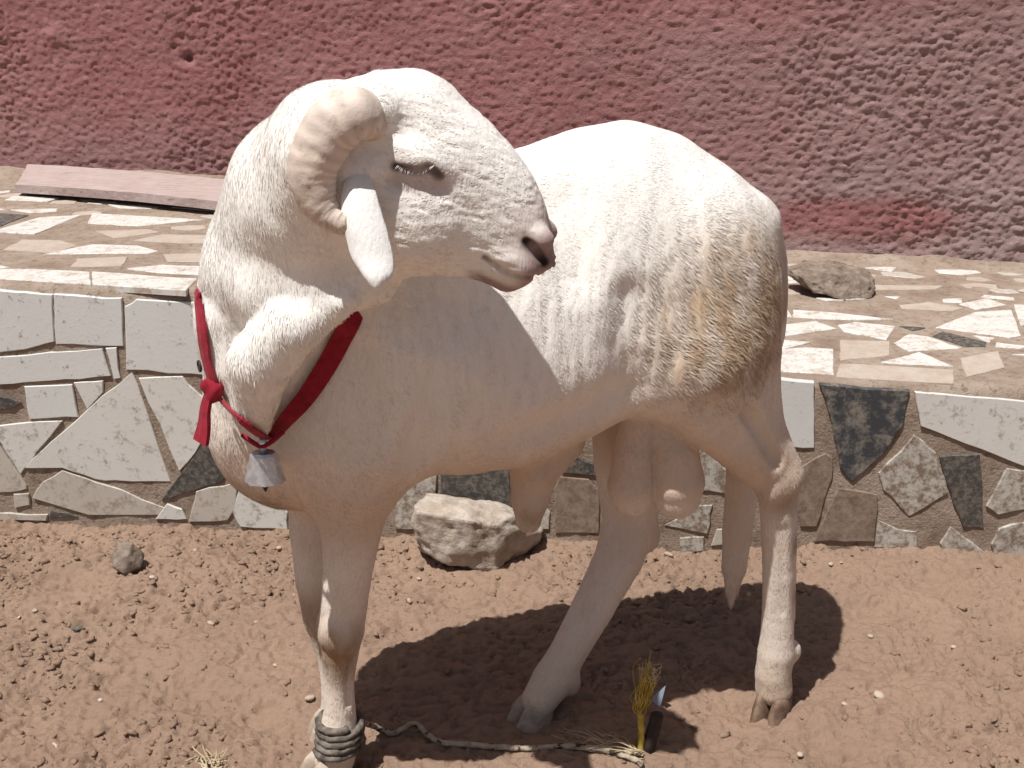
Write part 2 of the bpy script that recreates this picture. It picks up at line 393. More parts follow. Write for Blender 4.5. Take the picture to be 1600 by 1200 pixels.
TOP_R = [
 ('bright', [(1195, 549), (1259, 544), (1302, 547), (1303, 586), (1195, 580)]),
 ('bright', [(1195, 530), (1213, 531), (1267, 536), (1213, 549), (1195, 550)]),
 ('bright', [(1195, 511), (1213, 509), (1275, 503), (1308, 515), (1213, 528), (1195, 528)]),
 ('bright', [(1239, 485), (1310, 490), (1395, 500), (1334, 501), (1239, 497)]),
 ('bright', [(1200, 480), (1230, 481), (1238, 496), (1200, 494)]),
 ('bright', [(1309, 509), (1336, 504), (1399, 510), (1385, 532), (1318, 519)]),
 ('dusty', [(1312, 532), (1390, 534), (1390, 556), (1313, 565)]),
 ('bright', [(1376, 567), (1436, 551), (1490, 574), (1410, 570)]),
 ('bright', [(1396, 537), (1421, 523), (1450, 527), (1505, 545), (1421, 550)]),
 ('granite', [(1457, 526), (1472, 519), (1541, 536), (1540, 542), (1508, 542)]),
 ('granite', [(1405, 510), (1446, 513), (1426, 517)]),
 ('bright', [(1462, 513), (1523, 488), (1580, 484), (1595, 526), (1577, 529), (1498, 518)]),
 ('bright', [(1498, 476), (1541, 467), (1572, 477), (1526, 485)]),
 ('bright', [(1473, 468), (1503, 467), (1503, 474), (1474, 473)]),
 ('bright', [(1584, 477), (1680, 480), (1680, 508), (1594, 510)]),
 ('dusty', [(1313, 570), (1375, 572), (1490, 579), (1490, 600), (1306, 590)]),
 ('dusty', [(1362, 446), (1474, 448), (1462, 453), (1369, 454)]),
 ('bright', [(1274, 466), (1354, 468), (1292, 471)]),
 ('bright', [(1520, 525), (1554, 529), (1546, 536), (1535, 532)]),
 ('bright', [(1580, 555), (1660, 553), (1660, 562)]),
 ('bright', [(1382, 464), (1408, 464), (1400, 468)]),
 ('dusty', [(1405, 478), (1450, 473), (1505, 482), (1490, 486), (1410, 484)]),
 ('dusty', [(1500, 560), (1560, 550), (1570, 575), (1510, 590)]),
]
TOP_L = [
 ('bright', [(-60, 422), (55, 421), (140, 426), (142, 446), (0, 437), (-60, 434)]),
 ('bright', [(144, 426), (308, 436), (290, 455), (146, 446)]),
 ('bright', [(-30, 368), (0, 359), (63, 340), (128, 336), (54, 367), (0, 364)]),
 ('bright', [(144, 334), (230, 339), (317, 345), (216, 354), (137, 350)]),
 ('bright', [(68, 398), (144, 383), (216, 385), (248, 393), (232, 397)]),
 ('bright', [(20, 307), (92, 310), (74, 316), (7, 313)]),
 ('bright', [(-30, 302), (17, 298), (16, 301), (-30, 306)]),
 ('bright', [(16, 329), (90, 326), (88, 331), (50, 334)]),
 ('granite', [(-30, 332), (45, 337), (2, 354), (-30, 354)]),
 ('bright', [(169, 320), (250, 324), (245, 327), (187, 326)]),
 ('bright', [(268, 325), (345, 327), (343, 331)]),
 ('dusty', [(207, 377), (254, 367), (345, 369), (340, 380), (292, 381)]),
 ('dusty', [(5, 392), (34, 376), (95, 376), (119, 384), (90, 395)]),
 ('bright', [(198, 421), (254, 415), (325, 418), (320, 431), (245, 427)]),
 ('bright', [(-30, 411), (16, 419), (-10, 420)]),
 ('dusty', [(120, 405), (200, 402), (190, 417), (110, 418)]),
 ('dusty', [(255, 398), (330, 396), (330, 411), (262, 410)]),
 ('dusty', [(150, 362), (230, 359), (250, 364), (180, 373)]),
]
tiles_xy = {'f': [], 't': []}
def add_tile(kind, P, Nn, thick, where):
    prism('tile', P, Nn, thick, M_TILE[kind], terrace)
    c = P.mean(0); r = np.linalg.norm(P-c, axis=1).max()
    tiles_xy[where].append((c, r))
for kind, pl in FRONT_TILES:
    add_tile(kind, np.array([at_plane(x, y, FP, FN) for x, y in pl]), FN, 0.0042, 'f')
for kind, pl in TOP_R:
    add_tile(kind, np.array([at_z(x, y, Z_R) for x, y in pl]), UP, 0.0024, 't')
for kind, pl in TOP_L:
    add_tile(kind, np.array([at_z(x, y, Z_L) for x, y in pl]), UP, 0.0024, 't')
# the paving goes on outside the frame and behind the animal
def rand_poly(c, r, U, V):
    k = random.randint(4, 6); a0 = random.uniform(0, 6.28)
    ang = sorted(a0+6.283*(i+random.uniform(-.28, .28))/k for i in range(k))
    return np.array([c+r*random.uniform(.75, 1.0)*(math.cos(a)*U+math.sin(a)*V) for a in ang])
def in_view(c, marg=30):
    v = c-CO; d = v@FW; px = 800+FPX*(v@RT)/d; py = 600+FPX*(v@DN)/d
    if px < -marg or px > 1600+marg or py < 0 or py > 1200: return False
    return not ((360 < px < 620 and 300 < py < 735) or (620 <= px < 1170 and 330 < py < 640))
FX = np.array([0.9951, -0.0992, 0])
rk = random.Random(3)
for T0 in np.arange(0.05, 1.05, 0.075):
    for X0 in np.arange(-1.9, 1.9, 0.115):
        x = X0+rk.uniform(-.04, .04); y = FRONT(x)+T0+rk.uniform(-.025, .025); r = rk.uniform(0.035, 0.075)
        c = np.array([x, y, float(ter_z(x))])
        if abs(x-X_STEP) < r+.01 or not in_view(c, 60) or any(np.hypot((c-q)[0], (c-q)[1]*1.3) < (rq*0.80+r*0.85) for q, rq in tiles_xy['t']): continue
        if len(tiles_xy['t'])+len(tiles_xy['f']) > 296: continue
        add_tile(rk.choice(['dusty', 'dusty', 'cream', 'bright']), rand_poly(c, r, FX*1.25, ax_n*0.8), UP, 0.0014, 't')
kinds = ['white', 'clean', 'cream', 'white', 'speckle', 'granite']
for X0 in np.arange(-2.6, 2.6, 0.105):
    for Z0 in np.arange(0.05, 0.58, 0.10):
        x = X0+random.uniform(-.02, .02); z = Z0+random.uniform(-.015, .015)
        r = random.uniform(0.058, 0.085)
        if z+r > float(ter_z(x))-0.005 or z+r > float(ter_z(x+r))-.005 or z-r < -0.06: continue
        c = np.array([x, FRONT(x), z])
        if in_view(c) or any(np.linalg.norm(c-q) < (rq*0.72+r*0.9) for q, rq in tiles_xy['f']): continue
        if len(tiles_xy['t'])+len(tiles_xy['f']) > 298: continue
        add_tile(random.choice(kinds), rand_poly(c, r, FX, UP), FN, 0.0042, 'f')
kinds = ['bright', 'dusty', 'bright', 'dusty', 'cream', 'granite']
for X0 in np.arange(-2.4, 2.4, 0.16):
    for T0 in np.arange(0.1, 1.3, 0.17):
        x = X0+random.uniform(-.03, .03); y = FRONT(x)+T0+random.uniform(-.03, .03); r = random.uniform(0.08, 0.105)
        if abs(x-X_STEP) < r+.01 or y > wall_y(x)-.32: continue
        c = np.array([x, y, float(ter_z(x))])
        if in_view(c) or any(np.linalg.norm(c-q) < (rq*0.8+r) for q, rq in tiles_xy['t']): continue
        if len(tiles_xy['t'])+len(tiles_xy['f']) > 298: continue
        add_tile(random.choice(kinds), rand_poly(c, r, FX, ax_n), UP, 0.0024, 't')

# ------------------------------------------------------------------ red wall (rough-cast)
wx = axis(-1.95, 1.85, 0.0056, -12, 12, 1.06); wz = np.concatenate([np.arange(0.36, 1.40, 0.0055), [1.6, 1.9, 2.3, 2.8, 3.2]])
WX, WZ = np.meshgrid(wx, wz, indexing='ij'); wxr, wzr = WX.ravel(), WZ.ravel()
PW = np.stack([wxr, wzr, np.zeros_like(wxr)], 1)
wob = 0.5*vnoise(PW, 26, 3)
f1, f2, idv = worley2(wxr*66+wob, wzr*104+wob+wxr*14, 21)
h = 0.0075*np.clip(0.85-f1, 0, 1)*(0.25+0.95*idv)+0.0075*fbm(PW*np.array([1, 1.6, 1]), 50, 3, 31, 0.62)+0.010*fbm(PW, 4, 3, 51)
patch = ss(-0.25, 0.2, fbm(PW, 2.2, 3, 61)); h *= (0.6+0.4*patch)*(0.25+0.75*ss(2.7, 2.0, np.abs(wxr)))
for px, py, r, d in [(290, 92, .016, .03), (280, 60, .012, .012), (265, 75, .012, .010), (300, 20, .014, .012), (62, 60, .03, -.012)]:
    q = at_Y(px, py, 3.85); h -= d*np.exp(-((wxr-q[0])/r)**2-((wzr-q[2])/r)**2)
WV = np.stack([wxr, wall_y(wxr)-h, wzr], 1)
wall = mesh_obj('red_wall', WV, grid_faces(len(wx), len(wz)), M_WALL, smooth=True)
# paint worn to grey render near the foot and towards the right
fade = 0.55*ss(0.80, 0.46, wzr+0.06*fbm(PW, 5, 3, 71))*ss(-0.6, 1.2, wxr)+0.75*ss(0.62, 0.50, wzr+0.05*fbm(PW, 6, 3, 73))*ss(0.3, 0.8, wxr)
fade += 0.60*ss(-0.1, 0.55, wxr*0.5+0.25*fbm(PW, 2.5, 3, 77)-0.35*ss(0.95, 1.25, wzr))
fade += 0.30*ss(0.86, 0.62, wzr)*ss(0.3, -1.3, wxr)
spot = np.exp(-(np.abs(wxr-1.02+0.06*fbm(PW, 8, 3, 91))/0.30)**4-((wzr-0.53+0.03*fbm(PW, 9, 3, 93))/0.06)**2)
fade = np.clip(fade, 0, 0.92)*(1-np.clip(1.5*spot, 0, 1))+0.10*ss(-0.3, 0.5, fbm(PW, 9, 3, 81))
set_color(wall, np.repeat(np.clip(fade, 0, 1)[:, None], 3, 1))
tag(wall, 'rough-cast wall in faded dusty red paint behind the terrace', 'wall')
# thickness of the wall
bk = mesh_obj('wall_core', [(x, wall_y(x)+d, z) for x in (-12, 12) for d in (0.03, 0.22) for z in (0.2, 3.2)],
              [[0, 1, 3, 2], [4, 6, 7, 5], [0, 4, 5, 1], [2, 3, 7, 6], [1, 5, 7, 3], [0, 2, 6, 4]], M_MORTAR, wall)

# ------------------------------------------------------------------ the ram
TH = math.radians(16.0)
RF_ = np.array([-math.cos(TH), -math.sin(TH), 0]); RL_ = np.array([math.sin(TH), -math.cos(TH), 0]); RT0 = np.array([0.426, 1.86, 0.0])
def sag(x, y, l): return at_plane(x, y, RT0+l*RL_, RL_)                 # a point on the plane l metres left of the ram's midline
def rl(s, l, z): return RT0+s*RF_+l*RL_+np.array([0, 0, z])
# head plane (turned back over the left shoulder, right cheek towards the viewer)
HA = math.radians(7)
HFW = np.array([math.cos(HA), -math.sin(HA), 0]); HSD = np.array([-math.sin(HA), -math.cos(HA), 0])   # forward, right side
HP0 = at_Y(600, 200, 1.43)
def hd(x, y, m): return at_plane(x, y, HP0+m*HSD, HSD)
def hs(x, y, o, m):                              # a point o metres off the head's midplane, on its right (m=1) or mirrored to its left (m=-1)
    p = hd(x, y, o); return p if m > 0 else p-2*o*HSD

class Shape:
    def __init__(s): s.items = []
    def add(s, fn, k, lo, hi, op='u'): s.items.append((fn, k, np.asarray(lo), np.asarray(hi), op))
    def cone(s, a, b, ra, rb, k=0.03, op='u'):
        a = np.asarray(a, float); b = np.asarray(b, float); ab = b-a; L2 = ab@ab
        def f(P):
            t = np.clip(((P-a)@ab)/L2, 0, 1); return np.linalg.norm(P-a-t[:, None]*ab, axis=1)-(ra+(rb-ra)*t)
        r = max(ra, rb); s.add(f, k, np.minimum(a, b)-r, np.maximum(a, b)+r, op)
    def chain(s, pts, k=0.03, k0=None, op='u'):
        Pn = np.array([p for p, r in pts], float); R = np.array([r for p, r in pts], float)
        def f(P):
            d = None
            for i in range(len(Pn)-1):
                a = Pn[i]; ab = Pn[i+1]-a
                t = np.clip(((P-a)@ab)/(ab@ab), 0, 1); e = np.linalg.norm(P-a-t[:, None]*ab, axis=1)-(R[i]+(R[i+1]-R[i])*t)
                if d is None: d = e
                else:
                    q = 0.006; hh = np.maximum(q-np.abs(d-e), 0)/q; d = np.minimum(d, e)-hh*hh*q*0.12
            return d
        s.add(f, k0 or k, (Pn-R[:, None]).min(0), (Pn+R[:, None]).max(0), op)
    def ell(s, c, r, axes, k=0.03, op='u'):
        c = np.asarray(c, float); r = np.asarray(r, float); A = np.asarray(axes, float)
        def f(P):
            q = (P-c)@A.T; k0 = np.linalg.norm(q/r, axis=1); k1 = np.linalg.norm(q/(r*r), axis=1)
            return k0*(k0-1)/np.maximum(k1, 1e-6)
        R = r.max(); s.add(f, k, c-R, c+R, op)
    def loft(s, O, A, U, S, st, k=0.03, n=2.2, pear=0.0):
        st = np.array(st, float); a = st[:, 0]
        fine = np.linspace(a[0], a[-1], 120)
        def sp(y):                                   # smooth resample of the stations
            y = np.interp(fine, a, y); kx = np.array([1, 4, 6, 4, 1])/16
            for _ in range(3): y = np.convolve(np.pad(y, 2, 'edge'), kx, 'valid')
            return y
        T, B, W = sp(st[:, 1]), sp(st[:, 2]), sp(st[:, 3])
        def f(P):
            q = P-O; t = q@A; u = q@U; sd = q@S
            tc = np.clip(t, a[0], a[-1])
            tt = np.interp(tc, fine, T); bb = np.interp(tc, fine, B); w = np.interp(tc, fine, W)
            c = (tt+bb)/2; h = (tt-bb)/2
            w = w*(1-pear*np.clip((u-c)/h, -1, 1))
            d = (((np.abs(sd)/w)**n+(np.abs(u-c)/h)**n)**(1/n)-1)*np.minimum(w, h)
            e = np.abs(t-tc)
            return np.where(e > 0, np.sqrt(np.maximum(d, 0)**2+e*e)+np.minimum(d, 0)*0, d)
        m = max(np.abs(st[:, 1]).max(), np.abs(st[:, 2]).max(), W.max())
        P0, P1 = O+A*a[0], O+A*a[-1]
        s.add(f, k, np.minimum(P0, P1)-m, np.maximum(P0, P1)+m)
    def eval(s, P):
        d = np.full(len(P), 0.5)
        for fn, k, lo, hi, op in s.items:
            pad = 0.05+2*k
            m = np.all((P > lo-pad) & (P < hi+pad), axis=1)
            if not m.any(): continue
            e = fn(P[m]); c = d[m]
            if op == 'u':
                hh = np.maximum(k-np.abs(c-e), 0)/k; d[m] = np.minimum(c, e)-hh*hh*k*0.25
            else:
                e = -e; hh = np.maximum(k-np.abs(c-e), 0)/k; d[m] = np.maximum(c, e)+hh*hh*k*0.25
        return d
SH = Shape(); Zv = np.array([0, 0, 1.0]); RAX = np.array([RF_, RL_, Zv])
# trunk
SH.loft(RT0, RF_, Zv, RL_, [
    (0.012, 0.84, 0.70, 0.05), (0.045, 0.905, 0.62, 0.095), (0.10, 0.958, 0.60, 0.125), (0.17, 1.008, 0.585, 0.140), (0.255, 1.033, 0.565, 0.150), (0.34, 1.022, 0.53, 0.165),
    (0.44, 0.992, 0.497, 0.180), (0.54, 0.985, 0.497, 0.185), (0.62, 0.99, 0.505, 0.178), (0.70, 0.98, 0.50, 0.165), (0.78, 0.94, 0.50, 0.140), (0.84, 0.88, 0.53, 0.105), (0.88, 0.80, 0.58, 0.06)], 0.03, 2.1, 0.24)
# chest and brisket
SH.ell(rl(0.785, 0.0, 0.64), (0.135, 0.135, 0.17), RAX, 0.06)
SH.ell(rl(0.825, 0.0, 0.556), (0.074, 0.088, 0.076), RAX, 0.04)
SH.cone(rl(0.868, 0.02, 0.61), rl(0.80, 0.0, 0.505), 0.045, 0.035, 0.04)
# neck: rises from the chest and swings out to the ram's left
SH.chain([(rl(0.74, 0.0, 0.74), 0.15), (sag(450, 490, 0.05), 0.130), (sag(462, 400, 0.10), 0.120), (sag(488, 308, 0.17), 0.107), (sag(526, 240, 0.235), 0.088), (hd(580, 205, 0.0), 0.066)], 0.05)
SH.cone(rl(0.64, 0.0, 0.90), sag(500, 300, 0.13), 0.10, 0.09, 0.06)
# throat fleece: folds that hang from jaw to collar
SH.chain([(hd(585, 440, 0.0), 0.030), (sag(500, 452, 0.21), 0.045), (sag(430, 450, 0.18), 0.055), (sag(385, 425, 0.11), 0.055)], 0.025)
SH.chain([(sag(560, 500, 0.205), 0.030), (sag(540, 545, 0.205), 0.040), (sag(505, 600, 0.20), 0.042), (sag(462, 655, 0.195), 0.032)], 0.025, op='s')      # hollow behind the fold
SH.chain([(hd(548, 468, 0.03), 0.010), (sag(512, 482, 0.235), 0.024), (sag(455, 510, 0.23), 0.040), (sag(408, 565, 0.205), 0.044), (sag(398, 625, 0.185), 0.032), (sag(408, 664, 0.17), 0.014)], 0.012)
SH.chain([(sag(362, 500, 0.11), 0.045), (sag(366, 570, 0.12), 0.036), (sag(392, 645, 0.14), 0.020)], 0.014)
# hindquarters
SH.ell(sag(1105, 470, 0.055), (0.115, 0.105, 0.185), RAX, 0.06)
SH.ell(sag(1120, 480, -0.055), (0.11, 0.10, 0.18), RAX, 0.06)
SH.chain([(sag(1080, 560, 0.085), 0.105), (sag(1125, 640, 0.095), 0.072), (sag(1172, 705, 0.10), 0.047), (sag(1212, 752, 0.10), 0.034)], 0.035, 0.06)
SH.chain([(sag(1165, 560, 0.07), 0.050), (sag(1195, 660, 0.09), 0.030), (sag(1232, 722, 0.10), 0.0155), (sag(1236, 735, 0.10), 0.016)], 0.02, 0.04)
SH.chain([(sag(1212, 750, 0.10), 0.034), (sag(1215, 800, 0.10), 0.029), (sag(1216, 900, 0.10), 0.0265), (sag(1215, 975, 0.10), 0.0275), (sag(1213, 1018, 0.10), 0.032), (sag(1208, 1052, 0.10), 0.0315), (sag(1209, 1074, 0.10), 0.033)], 0.015)
SH.ell(sag(1239, 1017, 0.10), (0.014, 0.014, 0.020), RAX, 0.014)
SH.chain([(sag(1236, 740, 0.10), 0.012), (sag(1234, 860, 0.10), 0.010), (sag(1232, 960, 0.10), 0.010)], 0.012)
SH.chain([(sag(1165, 640, 0.155), 0.012), (sag(1196, 690, 0.145), 0.010), (sag(1214, 722, 0.140), 0.007)], 0.018, op='s')
SH.ell(sag(1206, 772, 0.128), (0.016, 0.010, 0.020), RAX, 0.010)
SH.ell(sag(1228, 765, 0.122), (0.010, 0.010, 0.016), RAX, 0.008)
SH.chain([(sag(1224, 830, 0.133), 0.006), (sag(1224, 960, 0.133), 0.006)], 0.010, op='s')
# far hind leg, stepping forward
SH.chain([(sag(1000, 580, -0.11), 0.095), (sag(985, 720, -0.105), 0.066), (sag(984, 812, -0.09), 0.050), (sag(968, 870, -0.07), 0.044), (sag(926, 950, -0.05), 0.0375), (sag(884, 1026, -0.025), 0.0325), (sag(864, 1062, -0.012), 0.037), (sag(842, 1094, 0.0), 0.031)], 0.028, 0.05)
SH.ell(sag(895, 1068, 0.0), (0.014, 0.014, 0.022), RAX, 0.014)
SH.ell(sag(1012, 838, -0.085), (0.022, 0.022, 0.03), RAX, 0.02)
# front legs
SH.chain([(sag(640, 540, 0.09), 0.125), (sag(590, 660, 0.105), 0.088), (sag(563, 745, 0.10), 0.062), (sag(552, 810, 0.09), 0.047), (sag(542, 905, 0.08), 0.037), (sag(533, 985, 0.075), 0.036), (sag(530, 1015, 0.072), 0.031), (sag(530, 1065, 0.07), 0.0235), (sag(531, 1110, 0.07), 0.025), (sag(529, 1148, 0.07), 0.034), (sag(523, 1182, 0.07), 0.034)], 0.025, 0.06)
SH.chain([(sag(560, 640, -0.08), 0.09), (sag(500, 755, -0.06), 0.056), (sag(492, 830, -0.055), 0.041), (sag(496, 905, -0.05), 0.036), (sag(505, 965, -0.045), 0.033), (sag(513, 1000, -0.045), 0.027), (sag(520, 1040, -0.04), 0.0225), (sag(526, 1085, -0.035), 0.025), (sag(528, 1112, -0.035), 0.030), (sag(526, 1135, -0.035), 0.030)], 0.025, 0.05)
SH.ell(sag(530, 992, 0.100), (0.026, 0.014, 0.030), RAX, 0.014)
SH.ell(sag(512, 985, 0.075), (0.016, 0.020, 0.026), RAX, 0.014)
SH.ell(sag(555, 1152, 0.07), (0.014, 0.016, 0.018), RAX, 0.012)
SH.chain([(sag(548, 1030, 0.093), 0.005), (sag(546, 1100, 0.092), 0.005)], 0.008, op='s')
# shoulder and flank modelling
SH.ell(sag(955, 470, 0.225), (0.06, 0.035, 0.09), RAX, 0.06, 's')
SH.ell(sag(1185, 345, 0.05), (0.03, 0.03, 0.03), RAX, 0.04)
# tail
SH.chain([(sag(1180, 350, 0.0), 0.035), (sag(1194, 410, -0.01), 0.032), (sag(1190, 520, -0.015), 0.033), (sag(1177, 640, -0.03), 0.033), (sag(1162, 740, -0.04), 0.031), (sag(1152, 830, -0.045), 0.027), (sag(1147, 885, -0.045), 0.023), (sag(1144, 918, -0.045), 0.013), (sag(1142, 944, -0.045), 0.004)], 0.012, 0.03)
SH.chain([(sag(1184, 400, 0.075), 0.006), (sag(1181, 480, 0.085), 0.007), (sag(1176, 570, 0.085), 0.006)], 0.012, op='s')
# sheath and scrotum
SH.chain([(sag(880, 690, 0.0), 0.035), (sag(835, 730, 0.005), 0.042), (sag(828, 780, 0.005), 0.032), (sag(826, 812, 0.005), 0.022)], 0.03)
SH.chain([(sag(1000, 640, 0.035), 0.030), (sag(990, 715, 0.055), 0.034), (sag(987, 758, 0.058), 0.040), (sag(988, 772, 0.058), 0.036)], 0.006)
SH.chain([(sag(1035, 640, 0.045), 0.030), (sag(1054, 710, 0.072), 0.040), (sag(1057, 752, 0.075), 0.046), (sag(1057, 772, 0.075), 0.041)], 0.004)
# head
HO = hd(570, 250, 0); _q = hd(860, 400, 0)-HO; HAX = _q/np.linalg.norm(_q); HUP = np.cross(HSD, HAX); HUP = HUP if HUP[2] > 0 else -HUP
def hu(x, y): q = hd(x, y, 0)-HO; return q@HAX, q@HUP
tp = np.array([hu(*p) for p in [(585, 118), (620, 106), (655, 107), (690, 121), (724, 158), (762, 190), (805, 235), (835, 280), (851, 320), (861, 362), (866, 390), (865, 405)]])
bt = np.array([hu(*p) for p in [(545, 360), (560, 420), (600, 440), (640, 432), (680, 428), (720, 431), (762, 440), (785, 455), (805, 455), (832, 440), (855, 425), (863, 412)]])
A_ = np.linspace(-0.03, max(tp[-1, 0], bt[-1, 0])+0.001, 22)
Tt = np.interp(A_, tp[:, 0], tp[:, 1]); Bb = np.interp(A_, bt[:, 0], bt[:, 1])
wa = np.array([-0.035, 0.03, 0.070, 0.105, 0.150, 0.185, 0.212, 0.232, 0.248, 0.262]); ww = np.array([0.060, 0.070, 0.070, 0.064, 0.051, 0.043, 0.038, 0.034, 0.027, 0.016])
W_ = np.interp(A_, wa, ww)
SH.loft(HO, HAX, HUP, HSD, np.stack([A_, Tt, Bb, W_], 1), 0.018, 2.35)
HX = np.array([HAX, HSD, HUP])
for m in (1, -1):
    SH.ell(hs(652, 252, 0.058, m), (0.036, 0.020, 0.024), HX, 0.018)           # orbit
    SH.ell(hs(640, 238, 0.060, m), (0.034, 0.012, 0.009), HX, 0.012)           # brow
    SH.ell(hs(640, 345, 0.046, m), (0.05, 0.024, 0.045), HX, 0.03)             # cheek
    SH.ell(hs(805, 408, 0.026, m), (0.03, 0.013, 0.018), HX, 0.012)            # upper lip
    SH.ell(hs(845, 372, 0.023, m), (0.017, 0.011, 0.014), HX, 0.010)           # nostril wing
    SH.chain([(hs(605, 175, 0.035, m), 0.030), (hs(590, 172, 0.055, m), 0.028)], 0.02)   # horn seat
    SH.cone(hs(600, 262, 0.050, m), hs(556, 268, 0.075, m), 0.022, 0.014, 0.02)          # ear root
# carved details, set where the line of the feature meets the finished head
def surf(x, y, off=0.004):
    """where the line of sight through (x, y) meets the ram's coat, lifted off it"""
    r = ray(x, y); r = r/np.linalg.norm(r); t = 1.0
    for _ in range(80):
        d = SH.eval((CO+r*t)[None])[0]; t += min(d, 0.05)*0.9
        if d < 0.0006: break
    p = CO+r*t; g = grad(SH, p[None])[0]; return p+g*off, g
def grad(SH, P, e=0.0012):
    G = np.zeros_like(P)
    for k in range(3):
        d = np.zeros(3); d[k] = e; G[:, k] = SH.eval(P+d)-SH.eval(P-d)
    return G/np.maximum(np.linalg.norm(G, axis=1), 1e-9)[:, None]
def mirror(p): return p-2*((p-HP0)@HSD)*HSD
for path, off, rad in [([(705, 475), (697, 560), (672, 650), (648, 715)], 0.022, 0.027), ([(560, 560), (572, 620), (560, 700)], 0.020, 0.024),
                       ([(985, 470), (978, 540), (985, 600)], 0.020, 0.026), ([(1120, 640), (1150, 690)], 0.020, 0.024), ([(800, 690), (880, 660), (950, 628)], 0.022, 0.027), ([(880, 330), (900, 420)], 0.045, 0.05)]:
    SH.chain([(surf(x, y, off)[0], rad) for x, y in path], 0.035, op='s')      # creases of shoulder, flank and thigh
MOUTH = [surf(x, y, 0)[0] for x, y in [(757, 402), (771, 413), (785, 424), (800, 431), (818, 435), (836, 434), (850, 428)]]
NOSTRIL = [surf(x, y, 0)[0] for x, y in [(822, 377), (829, 384), (836, 392), (844, 401), (851, 410)]]
EYE = [surf(x, y, 0)[0] for x, y in [(620, 261), (633, 266), (646, 269), (658, 269), (668, 265), (678, 269), (687, 278)]]
LID = [surf(x, y, 0)[0] for x, y in [(620, 284), (645, 292), (672, 290), (690, 296)]]
for m in (1, -1):
    mm = (lambda p: p) if m > 0 else mirror
    SH.chain([(mm(p), r) for p, r in zip(MOUTH, [.002, .003, .0036, .0038, .0038, .0036, .003])], 0.003, op='s')
    SH.chain([(mm(p), r) for p, r in zip(NOSTRIL, [.003, .0052, .0062, .0052, .0032])], 0.003, op='s')
    SH.chain([(mm(p), r) for p, r in zip(EYE, [.002, .0045, .006, .006, .005, .004, .004])], 0.004, op='s')
    SH.chain([(mm(p)+(HSD*m)*0.007, .010) for p in LID], 0.012, op='s')

def surface_nets(SH, lo, hi, h):
    lo = np.asarray(lo, float); n = np.ceil((np.asarray(hi)-lo)/h).astype(int)+1
    # coarse pass to find the band that holds the surface
    st = 6; nc = n//st+2
    ci = np.stack(np.meshgrid(*[np.arange(k) for k in nc], indexing='ij'), -1).reshape(-1, 3)
    dc = SH.eval(lo+(ci*st+st/2)*h)
    F = np.ones(n, dtype=np.float32)*0.5
    far = np.abs(dc) >= h*st*1.35
    near = ci[~far]
    for b in ci[far & (dc < 0)]:
        i, j, k = b*st; F[i:i+st, j:j+st, k:k+st] = -0.5
    o = np.stack(np.meshgrid(*[np.arange(st)]*3, indexing='ij'), -1).reshape(-1, 3)
    idx = (near[:, None, :]*st+o[None]).reshape(-1, 3); idx = idx[np.all(idx < n, axis=1)]
    for c in np.array_split(idx, max(1, len(idx)//200000)):
        F[c[:, 0], c[:, 1], c[:, 2]] = SH.eval(lo+c*h)
    s = F < 0
    cs = np.zeros(n-1, dtype=np.int8)
    for a in (0, 1):
        for b in (0, 1):
            for c in (0, 1): cs += s[a:n[0]-1+a, b:n[1]-1+b, c:n[2]-1+c]
    act = (cs > 0) & (cs < 8); cells = np.argwhere(act); vid = -np.ones(n-1, dtype=np.int64); vid[act] = np.arange(len(cells))
    acc = np.zeros((len(cells), 3)); num = np.zeros(len(cells))
    cor = [(a, b, c) for a in (0, 1) for b in (0, 1) for c in (0, 1)]
    for a in cor:
        for ax in range(3):
            if a[ax]: continue
            b = list(a); b[ax] = 1
            fa = F[tuple((cells+a).T)]; fb = F[tuple((cells+b).T)]; m = (fa < 0) != (fb < 0)
            t = fa[m]/(fa[m]-fb[m]); p = (cells[m]+np.array(a)).astype(float); p[:, ax] += t
            acc[m] += p; num[m] += 1
    V = lo+(acc/num[:, None])*h
    Q = []
    for ax in range(3):
        sl0 = [slice(None)]*3; sl1 = [slice(None)]*3; sl0[ax] = slice(0, -1); sl1[ax] = slice(1, None)
        cr = np.argwhere(s[tuple(sl0)] != s[tuple(sl1)])
        u, v = [(1, 2), (2, 0), (0, 1)][ax]
        cr = cr[(cr[:, u] > 0) & (cr[:, v] > 0) & (cr[:, u] < n[u]-1) & (cr[:, v] < n[v]-1)]
        e = np.eye(3, dtype=int)
        q = np.stack([vid[tuple((cr-e[u]-e[v]).T)], vid[tuple((cr-e[v]).T)], vid[tuple(cr.T)], vid[tuple((cr-e[u]).T)]], 1)
        flip = ~s[tuple(cr.T)]; q[flip] = q[flip][:, ::-1]; Q.append(q)
    return V, np.concatenate(Q)
RV, RQ = surface_nets(SH, (-0.62, 1.20, -0.03), (0.60, 2.12, 1.17), 0.0045)
bm = bmesh.new(); bm_v = [bm.verts.new(v) for v in RV]
for q_ in RQ.tolist():
    try: bm.faces.new([bm_v[i] for i in q_])
    except ValueError: pass
_q = RV-HO; _a, _s, _u = _q@HAX, _q@HSD, _q@HUP
hsel = (_a > 0.0) & (_a < 0.3) & (_s > -0.11) & (_s < 0.12) & (_u > -0.13) & (_u < 0.16)
bm.verts.index_update()
bmesh.ops.subdivide_edges(bm, edges=[e for e in bm.edges if hsel[e.verts[0].index] and hsel[e.verts[1].index]], cuts=1, use_grid_fill=True)
bmesh.ops.triangulate(bm, faces=bm.faces[:])
bm.verts.index_update(); RV = np.array([v.co[:] for v in bm.verts]); RQ = np.array([[v.index for v in f.verts] for f in bm.faces]); bm.free()
for _ in range(2):
    Gn = grad(SH, RV); RV = RV-Gn*np.clip(SH.eval(RV), -0.004, 0.004)[:, None]
RN = grad(SH, RV, 0.002)
